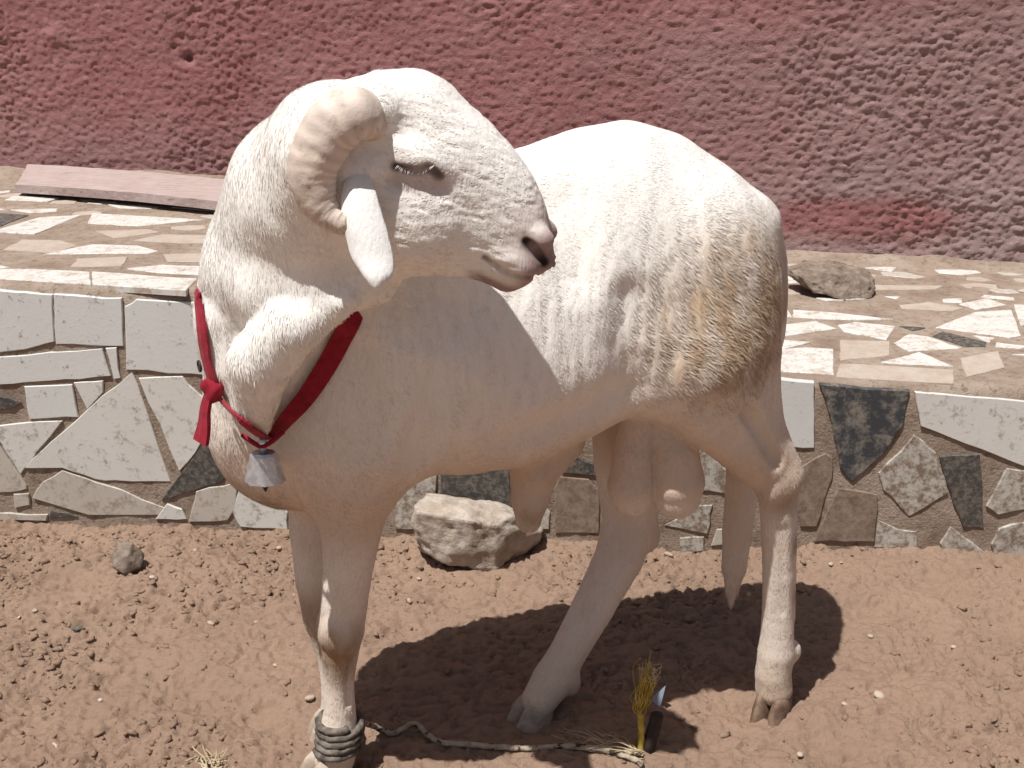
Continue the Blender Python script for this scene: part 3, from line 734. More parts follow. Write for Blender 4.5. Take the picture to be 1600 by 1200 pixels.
def rs(P):
    q = P-RT0; return q@RF_, q@RL_, P[:, 2]
def pix(P):
    v = P-CO; d = v@FW; return 800+FPX*(v@RT)/d, 600+FPX*(v@DN)/d
def near(P, c, r, p=2): return np.exp(-(np.linalg.norm(P-c, axis=1)/r)**p)
hq = RV-HO; ha, hs_, hu_ = hq@HAX, hq@HSD, hq@HUP
HEADM = (hs_ > -0.075) & (hs_ < 0.10) & (ha > -0.02) & (ha < 0.32) & (hu_ > -0.19) & (hu_ < 0.2)
# fleece relief: soft lumps, ribs of short wool, wrinkled face
S_, L_, Z_ = rs(RV)
disp = (0.0004+0.0012*ss(0.40, 0.55, Z_))*fbm(RV*np.array([1, 1, 0.6]), 30, 3, 101)
disp += np.where(HEADM & (ha > 0.02), 0.0012*fbm(np.stack([ha*0.28+0.2*hu_, hu_*1.0-ha*0.25, hs_*0.5], 1), 190, 2, 105)*ss(0.25, 0.20, ha), 0.0)
rib = ss(0.55, 0.75, Z_)*ss(0.95, 0.8, Z_)*ss(0.1, 0.3, S_)*(~HEADM)
disp += rib*0.0022*fbm(np.stack([S_*1.0, L_, Z_*0.22], 1), 70, 2, 109)
thigh_c = sag(1120, 500, 0.16)
th_m = np.exp(-(np.linalg.norm((RV-thigh_c)/np.array([0.13, 0.20, 0.15]), axis=1))**4)
disp += th_m*0.004*fbm(np.stack([S_, L_, Z_*0.35], 1), 60, 3, 113)
RVd = RV+RN*disp[:, None]

def coat_colour(P):
    s, l, z = rs(P); q = P-HO; a, sd, u = q@HAX, q@HSD, q@HUP
    head = (sd > -0.075) & (sd < 0.10) & (a > -0.02) & (a < 0.32) & (u > -0.17) & (u < 0.2)
    c = np.tile(np.array([0.86, 0.82, 0.765]), (len(P), 1))
    def blend(m, col):
        m = np.clip(m, 0, 1)[:, None]; c[:] = c*(1-m)+np.array(col)*m
    n1 = fbm(P, 16, 3, 201); n2 = fbm(P*np.array([1, 1, 0.4]), 45, 3, 205)
    t = np.exp(-(np.linalg.norm((P-thigh_c-np.array([0.03, 0.05, -0.005]))/np.array([0.150, 0.26, 0.145]), axis=1))**4)
    blend(t*(0.95+0.5*n2+0.3*n1), (0.45, 0.325, 0.215))
    blend((0.42+0.1*n1)*ss(0.80, 0.56, z+0.04*n1)*(~head), (0.72, 0.56, 0.43))  # warm shade of the lower body, put into the coat colour
    blend(0.75*ss(0.64, 0.48, z+0.03*n1)*ss(0.38, 0.47, z)*(~head), (0.60, 0.45, 0.33))          # stained belly, strengthened to paint in its brown shade
    blend((0.33+0.25*n2)*ss(0.47, 0.32, z), (0.64, 0.51, 0.40)); blend(0.6*ss(0.16, 0.02, z+0.04*n2), (0.58, 0.46, 0.35))
    for px, py, l_, r, k in [(526, 1012, 0.095, 0.050, 1.0), (508, 1000, 0.08, 0.04, 0.9), (505, 985, -0.02, 0.05, 1.0), (480, 960, -0.045, 0.045, 1.0), (540, 1050, 0.09, 0.03, 0.5), (1222, 775, 0.12, 0.040, 0.85), (1240, 850, 0.11, 0.022, 0.8), (1238, 930, 0.11, 0.018, 0.6), (1225, 720, 0.125, 0.02, 0.5),
                             (830, 800, 0.01, 0.04, 0.75), (415, 780, 0.05, 0.05, 0.6), (1060, 545, 0.19, 0.03, 0.4), (905, 1085, 0.02, 0.03, 0.5)]:
        blend(k*near(P, sag(px, py, l_), r)*(0.9+0.6*n2), (0.30, 0.19, 0.11))
    blend(0.5*near(P, sag(1215, 1080, 0.12), 0.05), (0.50, 0.36, 0.25))
    # muzzle
    blend(head*0.45*ss(0.185, 0.225, a+0.01*n1), (0.60, 0.47, 0.42))
    blend(head*0.95*ss(0.226, 0.250, a+0.006*n1), (0.36, 0.255, 0.24))
    blend(head*0.9*ss(0.165, 0.20, a)*ss(-0.046, -0.058, u), (0.27, 0.175, 0.155))
    for m in (1, -1):
        mm = (lambda p: p) if m > 0 else mirror
        def seg(pts, rad, pw):                       # soft mask along a polyline
            d = np.full(len(P), 9.0)
            for i in range(len(pts)-1):
                A0 = mm(pts[i]); ab = mm(pts[i+1])-A0; t_ = np.clip(((P-A0)@ab)/(ab@ab), 0, 1)
                d = np.minimum(d, np.linalg.norm(P-A0-t_[:, None]*ab, axis=1))
            return np.exp(-(d/rad)**pw)
        blend(0.60*seg(LID, 0.012, 3), (0.42, 0.31, 0.30))
        blend(0.55*seg(EYE, 0.011, 3), (0.38, 0.27, 0.26))
        blend(1.0*seg(EYE, 0.0074, 4), (0.05, 0.03, 0.03))
        blend(0.9*seg(MOUTH, 0.0036, 3), (0.09, 0.05, 0.045))
        blend(0.7*seg(NOSTRIL, 0.012, 3), (0.27, 0.165, 0.15))
        blend(1.0*seg(NOSTRIL, 0.0066, 5), (0.018, 0.010, 0.009))
    return np.clip(c, 0.01, 0.9)

M_COAT = new_mat('white_coat', rough=0.85, spec=0.12); n = N(M_COAT)
ca = n.attr('Col'); v = n.noise(240, 3, 0.6, n.pos((1, 1, 0.3)))
n.color(n.mix(n.math('MULTIPLY', v, 0.10), ca, n.mix(1.0, ca, (0.62, 0.58, 0.54), 'MULTIPLY')))
n.normal(n.bump(v, 0.35, 0.004))
n.b.inputs['Sheen Weight'].default_value = 0.15
M_FUR = new_mat('fur', rough=0.8, spec=0.15); n = N(M_FUR); n.color(n.attr('Col'))
M_HORN = new_mat('horn', rough=0.6, spec=0.3); n = N(M_HORN)
cc = n.attr('Col')
n.color(n.mix(n.ramp(n.noise(60, 5, 0.7), [(0.56, (0, 0, 0)), (0.70, (0.6, 0.6, 0.6))]), cc, (0.30, 0.215, 0.16)))
n.normal(n.bump(n.noise(130, 4, 0.7), 0.3, 0.003))
M_HOOF = new_mat('hoof', (0.13, 0.085, 0.06), 0.75, 0.25); n = N(M_HOOF)
n.color(n.ramp(n.noise(40, 4, 0.6), [(0.35, (0.10, 0.06, 0.042)), (0.65, (0.24, 0.16, 0.11))]))

ram = empty('ram', tuple(rl(0.4, 0.0, 0.0)))
tag(ram, 'white ram with curled horn standing on sand, head turned back over its shoulder', 'ram')
body = mesh_obj('body', RVd, RQ, M_COAT, ram, smooth=True)
set_color(body, coat_colour(RV))
# --- fur: short blades that follow the lie of the coat
def flow_dir(P, Nn):
    s, l, z = rs(P); q = P-HO; a, sd, u = q@HAX, q@HSD, q@HUP
    head = ((sd > -0.075) & (sd < 0.09) & (a > 0.0) & (u > -0.14) & (u < 0.2))[:, None]
    d = np.tile(-RF_*0.75+np.array([0, 0, -0.75]), (len(P), 1))
    upz = ss(0.85, 1.0, z)[:, None]; d = d*(1-upz)+(-RF_+np.array([0, 0, -0.15]))*upz
    low = ss(0.5, 0.42, z)[:, None]; d = d*(1-low)+np.array([0, 0, -1.0])*low
    neck = (ss(0.66, 0.78, s)*ss(0.5, 0.6, z))[:, None]; d = d*(1-neck)+np.array([0.12, -0.1, -1.0])*neck
    d = np.where(head, -HAX*0.8-HUP*0.35, d)
    d = d+0.30*np.stack([vnoise(P, 14, 301), vnoise(P, 14, 302), vnoise(P, 14, 303)], 1)
    d = d-np.sum(d*Nn, 1)[:, None]*Nn
    return d/np.maximum(np.linalg.norm(d, axis=1), 1e-6)[:, None], head[:, 0]
def make_fur(count, name, parent):
    A, B, C = [RVd[RQ[:, k]] for k in range(3)]
    area = 0.5*np.linalg.norm(np.cross(B-A, C-A), axis=1)
    P0 = (A+B+C)/3; s, l, z = rs(P0)
    dens = np.ones(len(P0)); tm = np.exp(-(np.linalg.norm((P0-thigh_c)/np.array([0.135, 0.20, 0.14]), axis=1))**3.5)
    q = P0-HO; headf = (q@HSD > -0.075) & (q@HSD < 0.09) & (q@HAX > 0.0) & (q@HUP > -0.14)
    dens += 0.8*tm+0.6*headf
    muz = headf & (q@HAX > 0.232); dens[muz] *= 0.12
    w = area*dens; w /= w.sum(); f = rng.choice(len(w), count, p=w)
    u, v = rng.random(count)[:, None], rng.random(count)[:, None]
    fl = (u+v) > 1; u = np.where(fl, 1-u, u); v = np.where(fl, 1-v, v)
    P = A[f]+(B[f]-A[f])*u+(C[f]-A[f])*v
    Nn = (RN[RQ[f, 0]]+RN[RQ[f, 1]]+RN[RQ[f, 2]]); Nn /= np.linalg.norm(Nn, axis=1)[:, None]
    d, head = flow_dir(P, Nn)
    s, l, z = rs(P); tm = np.exp(-(np.linalg.norm((P-thigh_c)/np.array([0.135, 0.20, 0.14]), axis=1))**3.5)
    neckm = ss(0.62, 0.78, s)*ss(0.48, 0.62, z)*(~head)
    ln = np.where(head, 0.006, np.where(z < 0.42, 0.0075, 0.0075)) + 0.014*tm+0.004*neckm
    br = near(P, sag(410, 790, 0.03), 0.06)+near(P, sag(645, 735, 0.05), 0.04); ln = ln+0.018*np.clip(br, 0, 1)
    ln = ln+0.016*near(P, sag(1145, 915, -0.045), 0.04)
    ln = ln*rng.uniform(0.55, 1.25, count)
    q = P-HO; ln = np.where(head & (q@HAX > 0.21), ln*0.5, ln); 
    for q_ in EYE+MOUTH+NOSTRIL:
        for pp in (q_, mirror(q_)): ln = np.where(np.linalg.norm(P-pp, axis=1) < 0.010, ln*0.3, ln)
    wd = rng.uniform(0.0005, 0.0009, count)*(1+0.5*tm)
    side = np.cross(Nn, d); lift = rng.uniform(0.015, 0.10, count)[:, None]*(1+0.6*tm+0.2*neckm)[:, None]
    jd = d+side*rng.normal(0, 0.22, count)[:, None]; jd /= np.linalg.norm(jd, axis=1)[:, None]
    side = np.cross(Nn, jd)
    mid = P+(jd*0.55+Nn*lift*0.55)*ln[:, None]; tip = P+(jd*1.0+Nn*lift*0.62)*ln[:, None]
    R = P-Nn*0.0006
    V = np.stack([R-side*wd[:, None], R+side*wd[:, None], mid+side*wd[:, None]*0.75, mid-side*wd[:, None]*0.75, tip], 1)
    base = np.arange(count)[:, None]*5
    T = np.concatenate([base+np.array([[0, 2, 1]]), base+np.array([[0, 3, 2]]), base+np.array([[3, 4, 2]])], 1).reshape(-1, 3)
    o = mesh_obj(name, V.reshape(-1, 3), T, M_FUR, parent, smooth=True)
    col = coat_colour(P)*np.where(tm > 0.3, rng.uniform(0.78, 1.15, count), np.where(z < 0.42, rng.uniform(0.84, 1.08, count), rng.uniform(0.95, 1.05, count)))[:, None]
    set_color(o, np.clip(np.repeat(col, 5, 0), 0, 0.9))
    nn = Nn+side*rng.normal(0, 0.12, count)[:, None]+jd*rng.normal(0.0, 0.09, count)[:, None]; nn /= np.linalg.norm(nn, axis=1)[:, None]
    o.data.normals_split_custom_set_from_vertices(np.repeat(nn, 5, 0).astype(np.float32).tolist())
    o['kind'] = 'stuff'
    return o
make_fur(220000, 'fur', body)
# --- horns
def tube(path, radii, ns=28, close=True, prof=None):
    path = np.asarray(path, float); n_ = len(path)
    T = np.gradient(path, axis=0); T /= np.linalg.norm(T, axis=1)[:, None]
    ref = np.array([0, 0, 1.0]) if abs(T[0][2]) < 0.9 else np.array([1.0, 0, 0])
    U = np.cross(T[0], ref); U /= np.linalg.norm(U); V = []
    for i in range(n_):
        U = U-(U@T[i])*T[i]; U /= np.linalg.norm(U); W = np.cross(T[i], U)
        for j in range(ns):
            a = 2*math.pi*j/ns; m = 1.0 if prof is None else prof(i/(n_-1), a)
            V.append(path[i]+radii[i]*m*(math.cos(a)*U+math.sin(a)*W))
    F = [[i*ns+j, i*ns+(j+1) % ns, (i+1)*ns+(j+1) % ns, (i+1)*ns+j] for i in range(n_-1) for j in range(ns)]
    F += [list(range(ns))[::-1], [(n_-1)*ns+j for j in range(ns)]]
    return np.array(V), F
def spline(P, n_):
    P = np.asarray(P, float); k = len(P); t = np.linspace(0, k-1, n_); out = []
    Q = np.vstack([2*P[0]-P[1], P, 2*P[-1]-P[-2]])
    for x in t:
        i = min(int(x), k-2); f = x-i; a, b, c, d = Q[i], Q[i+1], Q[i+2], Q[i+3]
        out.append(0.5*((2*b)+(-a+c)*f+(2*a-5*b+4*c-d)*f*f+(-a+3*b-3*c+d)*f**3))
    return np.array(out)
EYL = [surf(622+56*k/25, 258+7*math.sin(math.pi*k/25), 0.0005)[0] for k in range(26)]
for m in (1, -1):
    ctrl = [(592, 206, 0.020, .024), (575, 186, 0.056, .029), (546, 177, 0.084, .0335), (511, 206, 0.092, .0345), (488, 262, 0.096, .0320), (495, 310, 0.100, .0260), (515, 339, 0.104, .0185), (535, 350, 0.110, .0135), (547, 350, 0.114, .010)]
    C_ = [np.append(hs(x, y, o, m), r) for x, y, o, r in ctrl]
    if m < 0:                                    # the far horn: same horn mirrored through the head's midplane
        C_ = [np.append(hs(x, y, o, m), r) for x, y, o, r in ctrl]
    S4 = spline(C_, 130)
    # ring ridges, strongest near the base
    t = np.linspace(0, 1, 130); ph = np.cumsum(0.75+0.5*t)
    ridge = 1+0.006*(1-0.5*t)*np.sign(np.sin(ph))*np.abs(np.sin(ph))**0.6+0.006*np.interp(t*40, np.arange(41), rng.normal(0, 1, 41))
    V, F = tube(S4[:, :3], S4[:, 3]*ridge, 36, prof=lambda a, b: 1+0.13*math.cos(2*b+0.6)+0.06*math.cos(3*b)+0.010*math.sin(a*95+2*math.sin(b*2))*max(0, math.cos(b+0.8)))
    V = V+0.0014*np.stack([fbm(V, 90, 2, 1), fbm(V, 90, 2, 2), fbm(V, 90, 2, 3)], 1)
    o = mesh_obj('horn', V, F, M_HORN, ram, smooth=True)
    tt = np.repeat(t, 36); gro = np.repeat(np.clip(np.sin(ph), -1, 1), 36)
    col = np.array([0.70, 0.59, 0.51])[None]*(1-tt[:, None])+np.array([0.62, 0.50, 0.41])[None]*tt[:, None]
    col = col*(0.95+0.10*gro[:, None]); col *= (1+0.15*vnoise(V*np.array([1, 1, 1]), 45, 9))[:, None]
    set_color(o, np.clip(col, 0, 1))
    if m > 0: o['label'] = 'near horn curling round the ear, ringed and pale tan'
    # --- ear: a hanging leaf with folded edges
    ctr = [(566, 256, 0.070, .010), (557, 272, 0.085, .015), (558, 305, 0.104, .0215), (568, 355, 0.120, .0255), (579, 400, 0.130, .0255), (587, 430, 0.140, .019), (590, 447, 0.141, .009), (591, 455, 0.141, .0015)]
    E_ = spline([np.append(hs(x, y, o_, m), r) for x, y, o_, r in ctr], 34); ring = 20; V = []
    for i, e in enumerate(E_):
        for j in range(ring):
            a = 2*math.pi*j/ring; cx, cy = math.cos(a), math.sin(a)
            thick = 0.0055*min(1, (len(E_)-i)/6.0); cup = 0.010*cx*cx*(1-i/len(E_)*0.4)
            V.append(e[:3]+HFW*e[3]*cx+HSD*m*(thick*cy-cup+0.002))
    F = [[i*ring+j, i*ring+(j+1) % ring, (i+1)*ring+(j+1) % ring, (i+1)*ring+j] for i in range(len(E_)-1) for j in range(ring)]+[list(range(ring))[::-1], [(len(E_)-1)*ring+j for j in range(ring)]]
    if m > 0: F = [f[::-1] for f in F]
    V = np.array(V); V += 0.0008*np.stack([vnoise(V, 60, 4)]*3, 1)
    o = mesh_obj('ear', V, F, M_COAT, ram, smooth=True); set_color(o, np.tile((0.80, 0.775, 0.74), (len(V), 1)))
    # --- eyelashes
    vs, fs = [], []
    for k in range(26):
        p = EYL[k] if m > 0 else mirror(EYL[k])
        dr = HSD*m*0.6-HUP*0.75+HAX*rng.normal(-0.1, 0.25); dr /= np.linalg.norm(dr); L = rng.uniform(.005, .009)
        b = len(vs); vs += [p-HAX*.0006, p+HAX*.0006, p+dr*L]; fs.append([b, b+1, b+2])
    o = mesh_obj('eyelashes', vs, fs, M_FUR, ram); set_color(o, np.tile((0.55, 0.50, 0.47), (len(vs), 1))); o['kind'] = 'stuff'
# --- hooves: two claws each
def hoof(pc, fwd, r, parent, mat):
    fwd = fwd/np.linalg.norm(fwd); sidev = np.cross(Zv, fwd); z0 = gz(pc[0], pc[1])-0.018
    for sgn in (1, -1):
        ring = 20; lv = [(z0, 1.15), (z0+0.010, 1.14), (z0+0.026, 1.06), (z0+0.042, 0.96), (z0+0.056, 0.84), (z0+0.066, 0.60)]; V = []
        for li, (z, sc) in enumerate(lv):
            for j in range(ring):
                a = 2*math.pi*j/ring; ex = math.cos(a); ey = math.sin(a)
                ln_ = r*1.30 if ex > 0 else r*0.95
                V.append(pc*np.array([1, 1, 0])+np.array([0, 0, z])+fwd*(ex*ln_*sc*(1-0.18*abs(ey))+0.014*(1-li/5))+sidev*(sgn*r*0.46+ey*r*0.47*sc))
        F = [[i*ring+j, i*ring+(j+1) % ring, (i+1)*ring+(j+1) % ring, (i+1)*ring+j] for i in range(len(lv)-1) for j in range(ring)]+[[(len(lv)-1)*ring+j for j in range(ring)]]
        V = np.array(V); V += 0.001*np.stack([vnoise(V, 70, 1), vnoise(V, 70, 2), vnoise(V, 70, 3)], 1)
        mesh_obj('hoof', V, F, mat, parent, smooth=True)
M_HOOFD = new_mat('dusty_hoof', rough=0.9, spec=0.15); n = N(M_HOOFD)
n.color(n.ramp(n.noise(35, 4, 0.6), [(0.35, (0.30, 0.22, 0.16)), (0.65, (0.50, 0.42, 0.34))]))
hoof(sag(518, 1192, 0.07), RF_+RL_*0.35, 0.035, ram, M_HOOFD); hoof(sag(528, 1138, -0.035), RF_, 0.030, ram, M_HOOFD)
hoof(sag(1212, 1088, 0.10), RF_*0.75+RL_*0.6, 0.034, ram, M_HOOF); hoof(sag(838, 1104, 0.0), RF_+RL_*0.3, 0.034, ram, M_HOOFD)

# ------------------------------------------------------------------ collar, bell, tether and small things
M_RED = new_mat('red_webbing', rough=0.85, spec=0.2); n = N(M_RED)
n.color(n.ramp(n.noise(70, 4, 0.6), [(0.3, (0.20, 0.008, 0.018)), (0.7, (0.34, 0.016, 0.036))])); n.normal(n.bump(n.vor(900), 0.3, 0.001))
n.b.inputs['Sheen Weight'].default_value = 0.1
M_METAL = new_mat('bell_metal', (0.55, 0.57, 0.60), 0.38, 0.5); n = N(M_METAL); n.b.inputs['Metallic'].default_value = 0.75
n.color(n.ramp(n.noise(80, 4, 0.6), [(0.35, (0.46, 0.48, 0.51)), (0.65, (0.72, 0.74, 0.77))])); n.normal(n.bump(n.noise(70, 3), 0.25, 0.003))
M_IRON = new_mat('dark_iron', (0.03, 0.024, 0.022), 0.7, 0.3); n = N(M_IRON)
n.color(n.ramp(n.noise(60, 4, 0.6), [(0.35, (0.022, 0.017, 0.016)), (0.7, (0.06, 0.042, 0.034))])); n.normal(n.bump(n.noise(120, 3), 0.3, 0.002))
M_ROPE = new_mat('rope_fibre', rough=0.9, spec=0.1); n = N(M_ROPE)
n.color(n.ramp(n.noise(55, 4, 0.6), [(0.41, (0.05, 0.04, 0.03)), (0.46, (0.34, 0.28, 0.21)), (0.7, (0.52, 0.45, 0.35))])); n.normal(n.bump(n.noise(300, 3), 0.5, 0.002))
M_ROPED = new_mat('dark_rope_fibre', rough=0.9, spec=0.1); n = N(M_ROPED)
n.color(n.ramp(n.noise(70, 4, 0.6), [(0.35, (0.07, 0.058, 0.048)), (0.65, (0.21, 0.18, 0.15))])); n.normal(n.bump(n.noise(300, 3), 0.5, 0.002))
M_YELLOW = new_mat('yellow_fibre', rough=0.7, spec=0.2); n = N(M_YELLOW)
n.color(n.ramp(n.noise(40, 3), [(0.35, (0.36, 0.235, 0.035)), (0.65, (0.62, 0.47, 0.10))]))
M_BLUE = new_mat('pale_plastic', (0.45, 0.50, 0.62), 0.4, 0.4)
M_STRAW = new_mat('straw', rough=0.8, spec=0.2); n = N(M_STRAW)
n.color(n.ramp(n.noise(40, 3), [(0.35, (0.42, 0.32, 0.19)), (0.65, (0.60, 0.50, 0.34))]))
M_PEBBLE = new_mat('pebble', rough=0.8, spec=0.3); n = N(M_PEBBLE)
n.color(n.ramp(n.noise(30, 4), [(0.3, (0.34, 0.25, 0.18)), (0.7, (0.52, 0.43, 0.35))]))

def ribbon(path, normals, half, thick=0.0016):
    path = np.asarray(path); nr = np.asarray(normals); T = np.gradient(path, axis=0); T /= np.linalg.norm(T, axis=1)[:, None]
    nr = nr-np.sum(nr*T, 1)[:, None]*T; nr /= np.linalg.norm(nr, axis=1)[:, None]; S = np.cross(T, nr); V = []
    for p, s_, q, h in zip(path, S, nr, half): V += [p-s_*h-q*thick, p+s_*h-q*thick, p+s_*h+q*thick, p+q*(thick+0.0012), p-s_*h+q*thick]
    k = 5; F = [[i*k+j, i*k+(j+1) % k, (i+1)*k+(j+1) % k, (i+1)*k+j] for i in range(len(path)-1) for j in range(k)]
    F += [list(range(k))[::-1], [(len(path)-1)*k+j for j in range(k)]]
    return np.array(V), F
# collar
ctl = [(316, 470), (322, 520), (328, 560), (337, 592), (352, 622), (378, 650), (405, 672), (425, 680)]
pts, nrs = zip(*[surf(x, y, 0.006) for x, y in ctl]); pts = list(pts); nrs = list(nrs)
gN = np.array([0.35, -0.9, 0.1]); gN = gN/np.linalg.norm(gN)
for x, y, l_ in [(448, 655, .165), (478, 618, .162), (506, 572, .160), (528, 528, .157), (548, 480, .150)]:
    p = sag(x, y, l_)
    d_ = SH.eval(p[None])[0]
    if d_ < 0.010: p = p+RL_*(0.010-d_)
    pts.append(p); nrs.append(gN)
pts = np.array(pts); nrs = np.array(nrs)
bx = []                                          # behind the neck, out of sight
for p in (sag(562, 440, 0.09), sag(548, 410, -0.06), sag(470, 405, -0.12), sag(380, 430, -0.09), sag(324, 452, -0.02)):
    p = p.copy(); g = grad(SH, p[None])[0]
    if len(bx):
        for _ in range(12):
            g = grad(SH, p[None])[0]; p = p-g*(SH.eval(p[None])[0]-0.005)
    bx.append((p, g))
allp = np.vstack([pts, [b[0] for b in bx], pts[:1]]); alln = np.vstack([nrs, [b[1] for b in bx], nrs[:1]])
hw = np.array([.010, .010, .009, .008, .007, .006, .006, .007, .011, .013, .014, .014, .013]+[.012]*5+[.010])
R6 = spline(np.hstack([allp, alln, hw[:, None]]), 150)
V, F = ribbon(R6[:, :3], R6[:, 3:6], R6[:, 6])
kp, kn = surf(341, 602, 0.012)
collar = empty('collar', tuple(pts[7])); tag(collar, 'red fabric collar knotted round the white ram\'s neck', 'collar')
mesh_obj('strap', V, F, M_RED, collar, smooth=False)
V, Fc = blob_mesh(3, 3, 0.35, 2.2)
mesh_obj('knot', V*np.array([0.014, 0.011, 0.019])+kp, Fc, M_RED, collar, smooth=True)
e = [kp+kn*0.004, kp+kn*0.010+np.array([-0.003, 0, -0.022]), kp+kn*0.010+np.array([-0.006, -0.003, -0.045]), kp+kn*0.010+np.array([-0.012, -0.005, -0.068])]
E_ = spline(e, 14); V, F = ribbon(E_, np.tile(kn, (14, 1)), np.linspace(0.006, 0.013, 14), 0.003); mesh_obj('loose_end', V, F, M_RED, collar)
rp, rn = surf(323, 570, 0.010); a = np.linspace(0, 2*math.pi, 25)[:-1]
sx = np.cross(rn, Zv); sx /= np.linalg.norm(sx)
ringp = np.array([rp+0.007*(math.cos(t)*sx+math.sin(t)*np.cross(rn, sx)) for t in np.append(a, a[0])])
V, F = tube(ringp, [0.0018]*25, 8); mesh_obj('ring', V, F, M_IRON, collar, smooth=True)
# bell
bp, bn = surf(422, 690, 0.0); bt_ = bp+np.array([0, -0.046, 0.004])
bell = empty('bell', tuple(bt_)); tag(bell, 'small grey metal bell hanging from the red collar', 'bell')
sec = [(-0.002, .004, .003), (0.0, .0165, .0125), (-0.004, .0185, .014), (-0.040, .0275, .021), (-0.044, .0285, .022), (-0.043, .026, .0195), (-0.006, .016, .012)]
ns = 8; V = []
for z, a_, b_ in sec:
    for j in range(ns):
        t = 2*math.pi*(j+0.15)/ns; V.append(bt_+np.array([a_*math.cos(t)*1.02, b_*math.sin(t), z]))
F = [[i*ns+j, i*ns+(j+1) % ns, (i+1)*ns+(j+1) % ns, (i+1)*ns+j] for i in range(len(sec)-1) for j in range(ns)]
o = mesh_obj('bell_body', V, F, M_METAL, bell)
bv = o.modifiers.new('bev', 'BEVEL'); bv.width = 0.0012; bv.segments = 2; bv.limit_method = 'ANGLE'
V, F = tube([bt_+np.array([0, 0, -0.002]), bt_+np.array([0, 0, 0.016]), bt_+np.array([0, 0.001, 0.020])], [0.0058, 0.0055, 0.004], 14); mesh_obj('hanger', V, F, M_METAL, bell, smooth=True)
V, F = tube([bt_+np.array([0, 0, -0.01]), bt_+np.array([0.0, 0, -0.045]), bt_+np.array([-0.001, 0, -0.052]), bt_+np.array([-0.001, 0, -0.060])], [0.002, 0.004, 0.0045, 0.001], 10); mesh_obj('clapper', V, F, M_IRON, bell, smooth=True)
V, F = tube(spline([bt_+np.array([-0.03, 0.012, 0.020]), bt_+np.array([-0.012, 0.002, 0.012]), bt_+np.array([0, -0.004, 0.010]), bt_+np.array([0.012, 0.002, 0.014]), bt_+np.array([0.028, 0.01, 0.026])], 20), [0.0035]*20, 8)
mesh_obj('tie', V, F, M_RED, bell, smooth=True)
# tether: coils round the near fore fetlock, then along the sand to the peg
def rope_mesh(path, r, twist=90.0, ns=10):
    path = np.asarray(path); L = np.concatenate([[0], np.cumsum(np.linalg.norm(np.diff(path, axis=0), axis=1))])
    V, F = tube(path, [r]*len(path), ns); V = V.reshape(len(path), ns, 3); C = path[:, None]
    ang = 2*math.pi*np.arange(ns)/ns
    k = 1+0.16*np.cos(3*(ang[None]+L[:, None]*twist)); V = C+(V-C)*k[..., None]
    return V.reshape(-1, 3), F
tether = empty('tether_rope', tuple(sag(531, 1195, 0.07))); tag(tether, 'flecked tether rope wound round the ram\'s front leg and trailing over the sand', 'rope')
cpath = []; c0 = sag(531, 1165, 0.07); c1 = sag(531, 1122, 0.07)
for i in range(200):
    t = i/199; a = 2*math.pi*4.3*t; c = c0+(c1-c0)*t; r = 0.0385-0.006*t+0.0018*math.sin(5*a*0.37)
    cpath.append(c+r*(math.cos(a)*RF_+math.sin(a)*RL_)+np.array([0, 0, 0.003*math.sin(a*0.9)]))
V, F = rope_mesh(cpath, 0.0062); mesh_obj('coil', V, F, M_ROPED, tether, smooth=True)
def on_ground(x, y, lift): p = at_z(x, y, 0.0); p = at_z(x, y, gz(p[0], p[1])+lift); return p
rp_ = [sag(563, 1128, 0.07), on_ground(585, 1135, .02), on_ground(612, 1146, .007), on_ground(634, 1136, .014), on_ground(650, 1131, .020), on_ground(668, 1148, .010), on_ground(690, 1160, .006), on_ground(730, 1163, .006), on_ground(775, 1167, .006), on_ground(830, 1169, .006), on_ground(890, 1166, .006), on_ground(945, 1172, .006), on_ground(990, 1186, .006), on_ground(1004, 1196, .008)]
P_ = spline(rp_, 220); V, F = rope_mesh(P_, 0.0048); mesh_obj('rope_length', V, F, M_ROPE, tether, smooth=True)
def strands(name, base, tips, mat, parent, r=0.0008, n_=6, wob=0.006):
    vs, fs, off = [], [], 0
    for b, t in zip(base, tips):
        k = [b, b+(t-b)*0.35+rng.normal(0, wob, 3), b+(t-b)*0.7+rng.normal(0, wob, 3), t]
        V, F = tube(spline(k, n_*2), np.linspace(r, r*0.5, n_*2), 5); vs.append(V); fs += [[q+off for q in f] for f in F]; off += len(V)
    o = mesh_obj(name, np.concatenate(vs), fs, mat, parent, smooth=True); o['kind'] = 'stuff'; return o
b0 = on_ground(1000, 1178, .008); bs, ts = [], []
for k in range(26):
    bs.append(b0+rng.normal(0, 0.004, 3)); ts.append(on_ground(rng.uniform(860, 960), rng.uniform(1128, 1178), rng.uniform(.002, .018)))
strands('frayed_end', bs, ts, M_STRAW, tether, 0.0009, 7, 0.008)
# peg
q0 = on_ground(1006, 1196, -0.03); q1 = at_plane(1027, 1116, q0, np.array([0, 1.0, 0]))
V, F = tube([q0, q0+(q1-q0)*0.5, q1-np.array([0, 0, .003]), q1], [.0118, .0115, .0112, .0095], 18)
peg = mesh_obj('tether_peg', V, F, M_IRON, smooth=True, origin=tuple(q0)); tag(peg, 'dark round iron peg driven into the sand at a slant', 'peg')
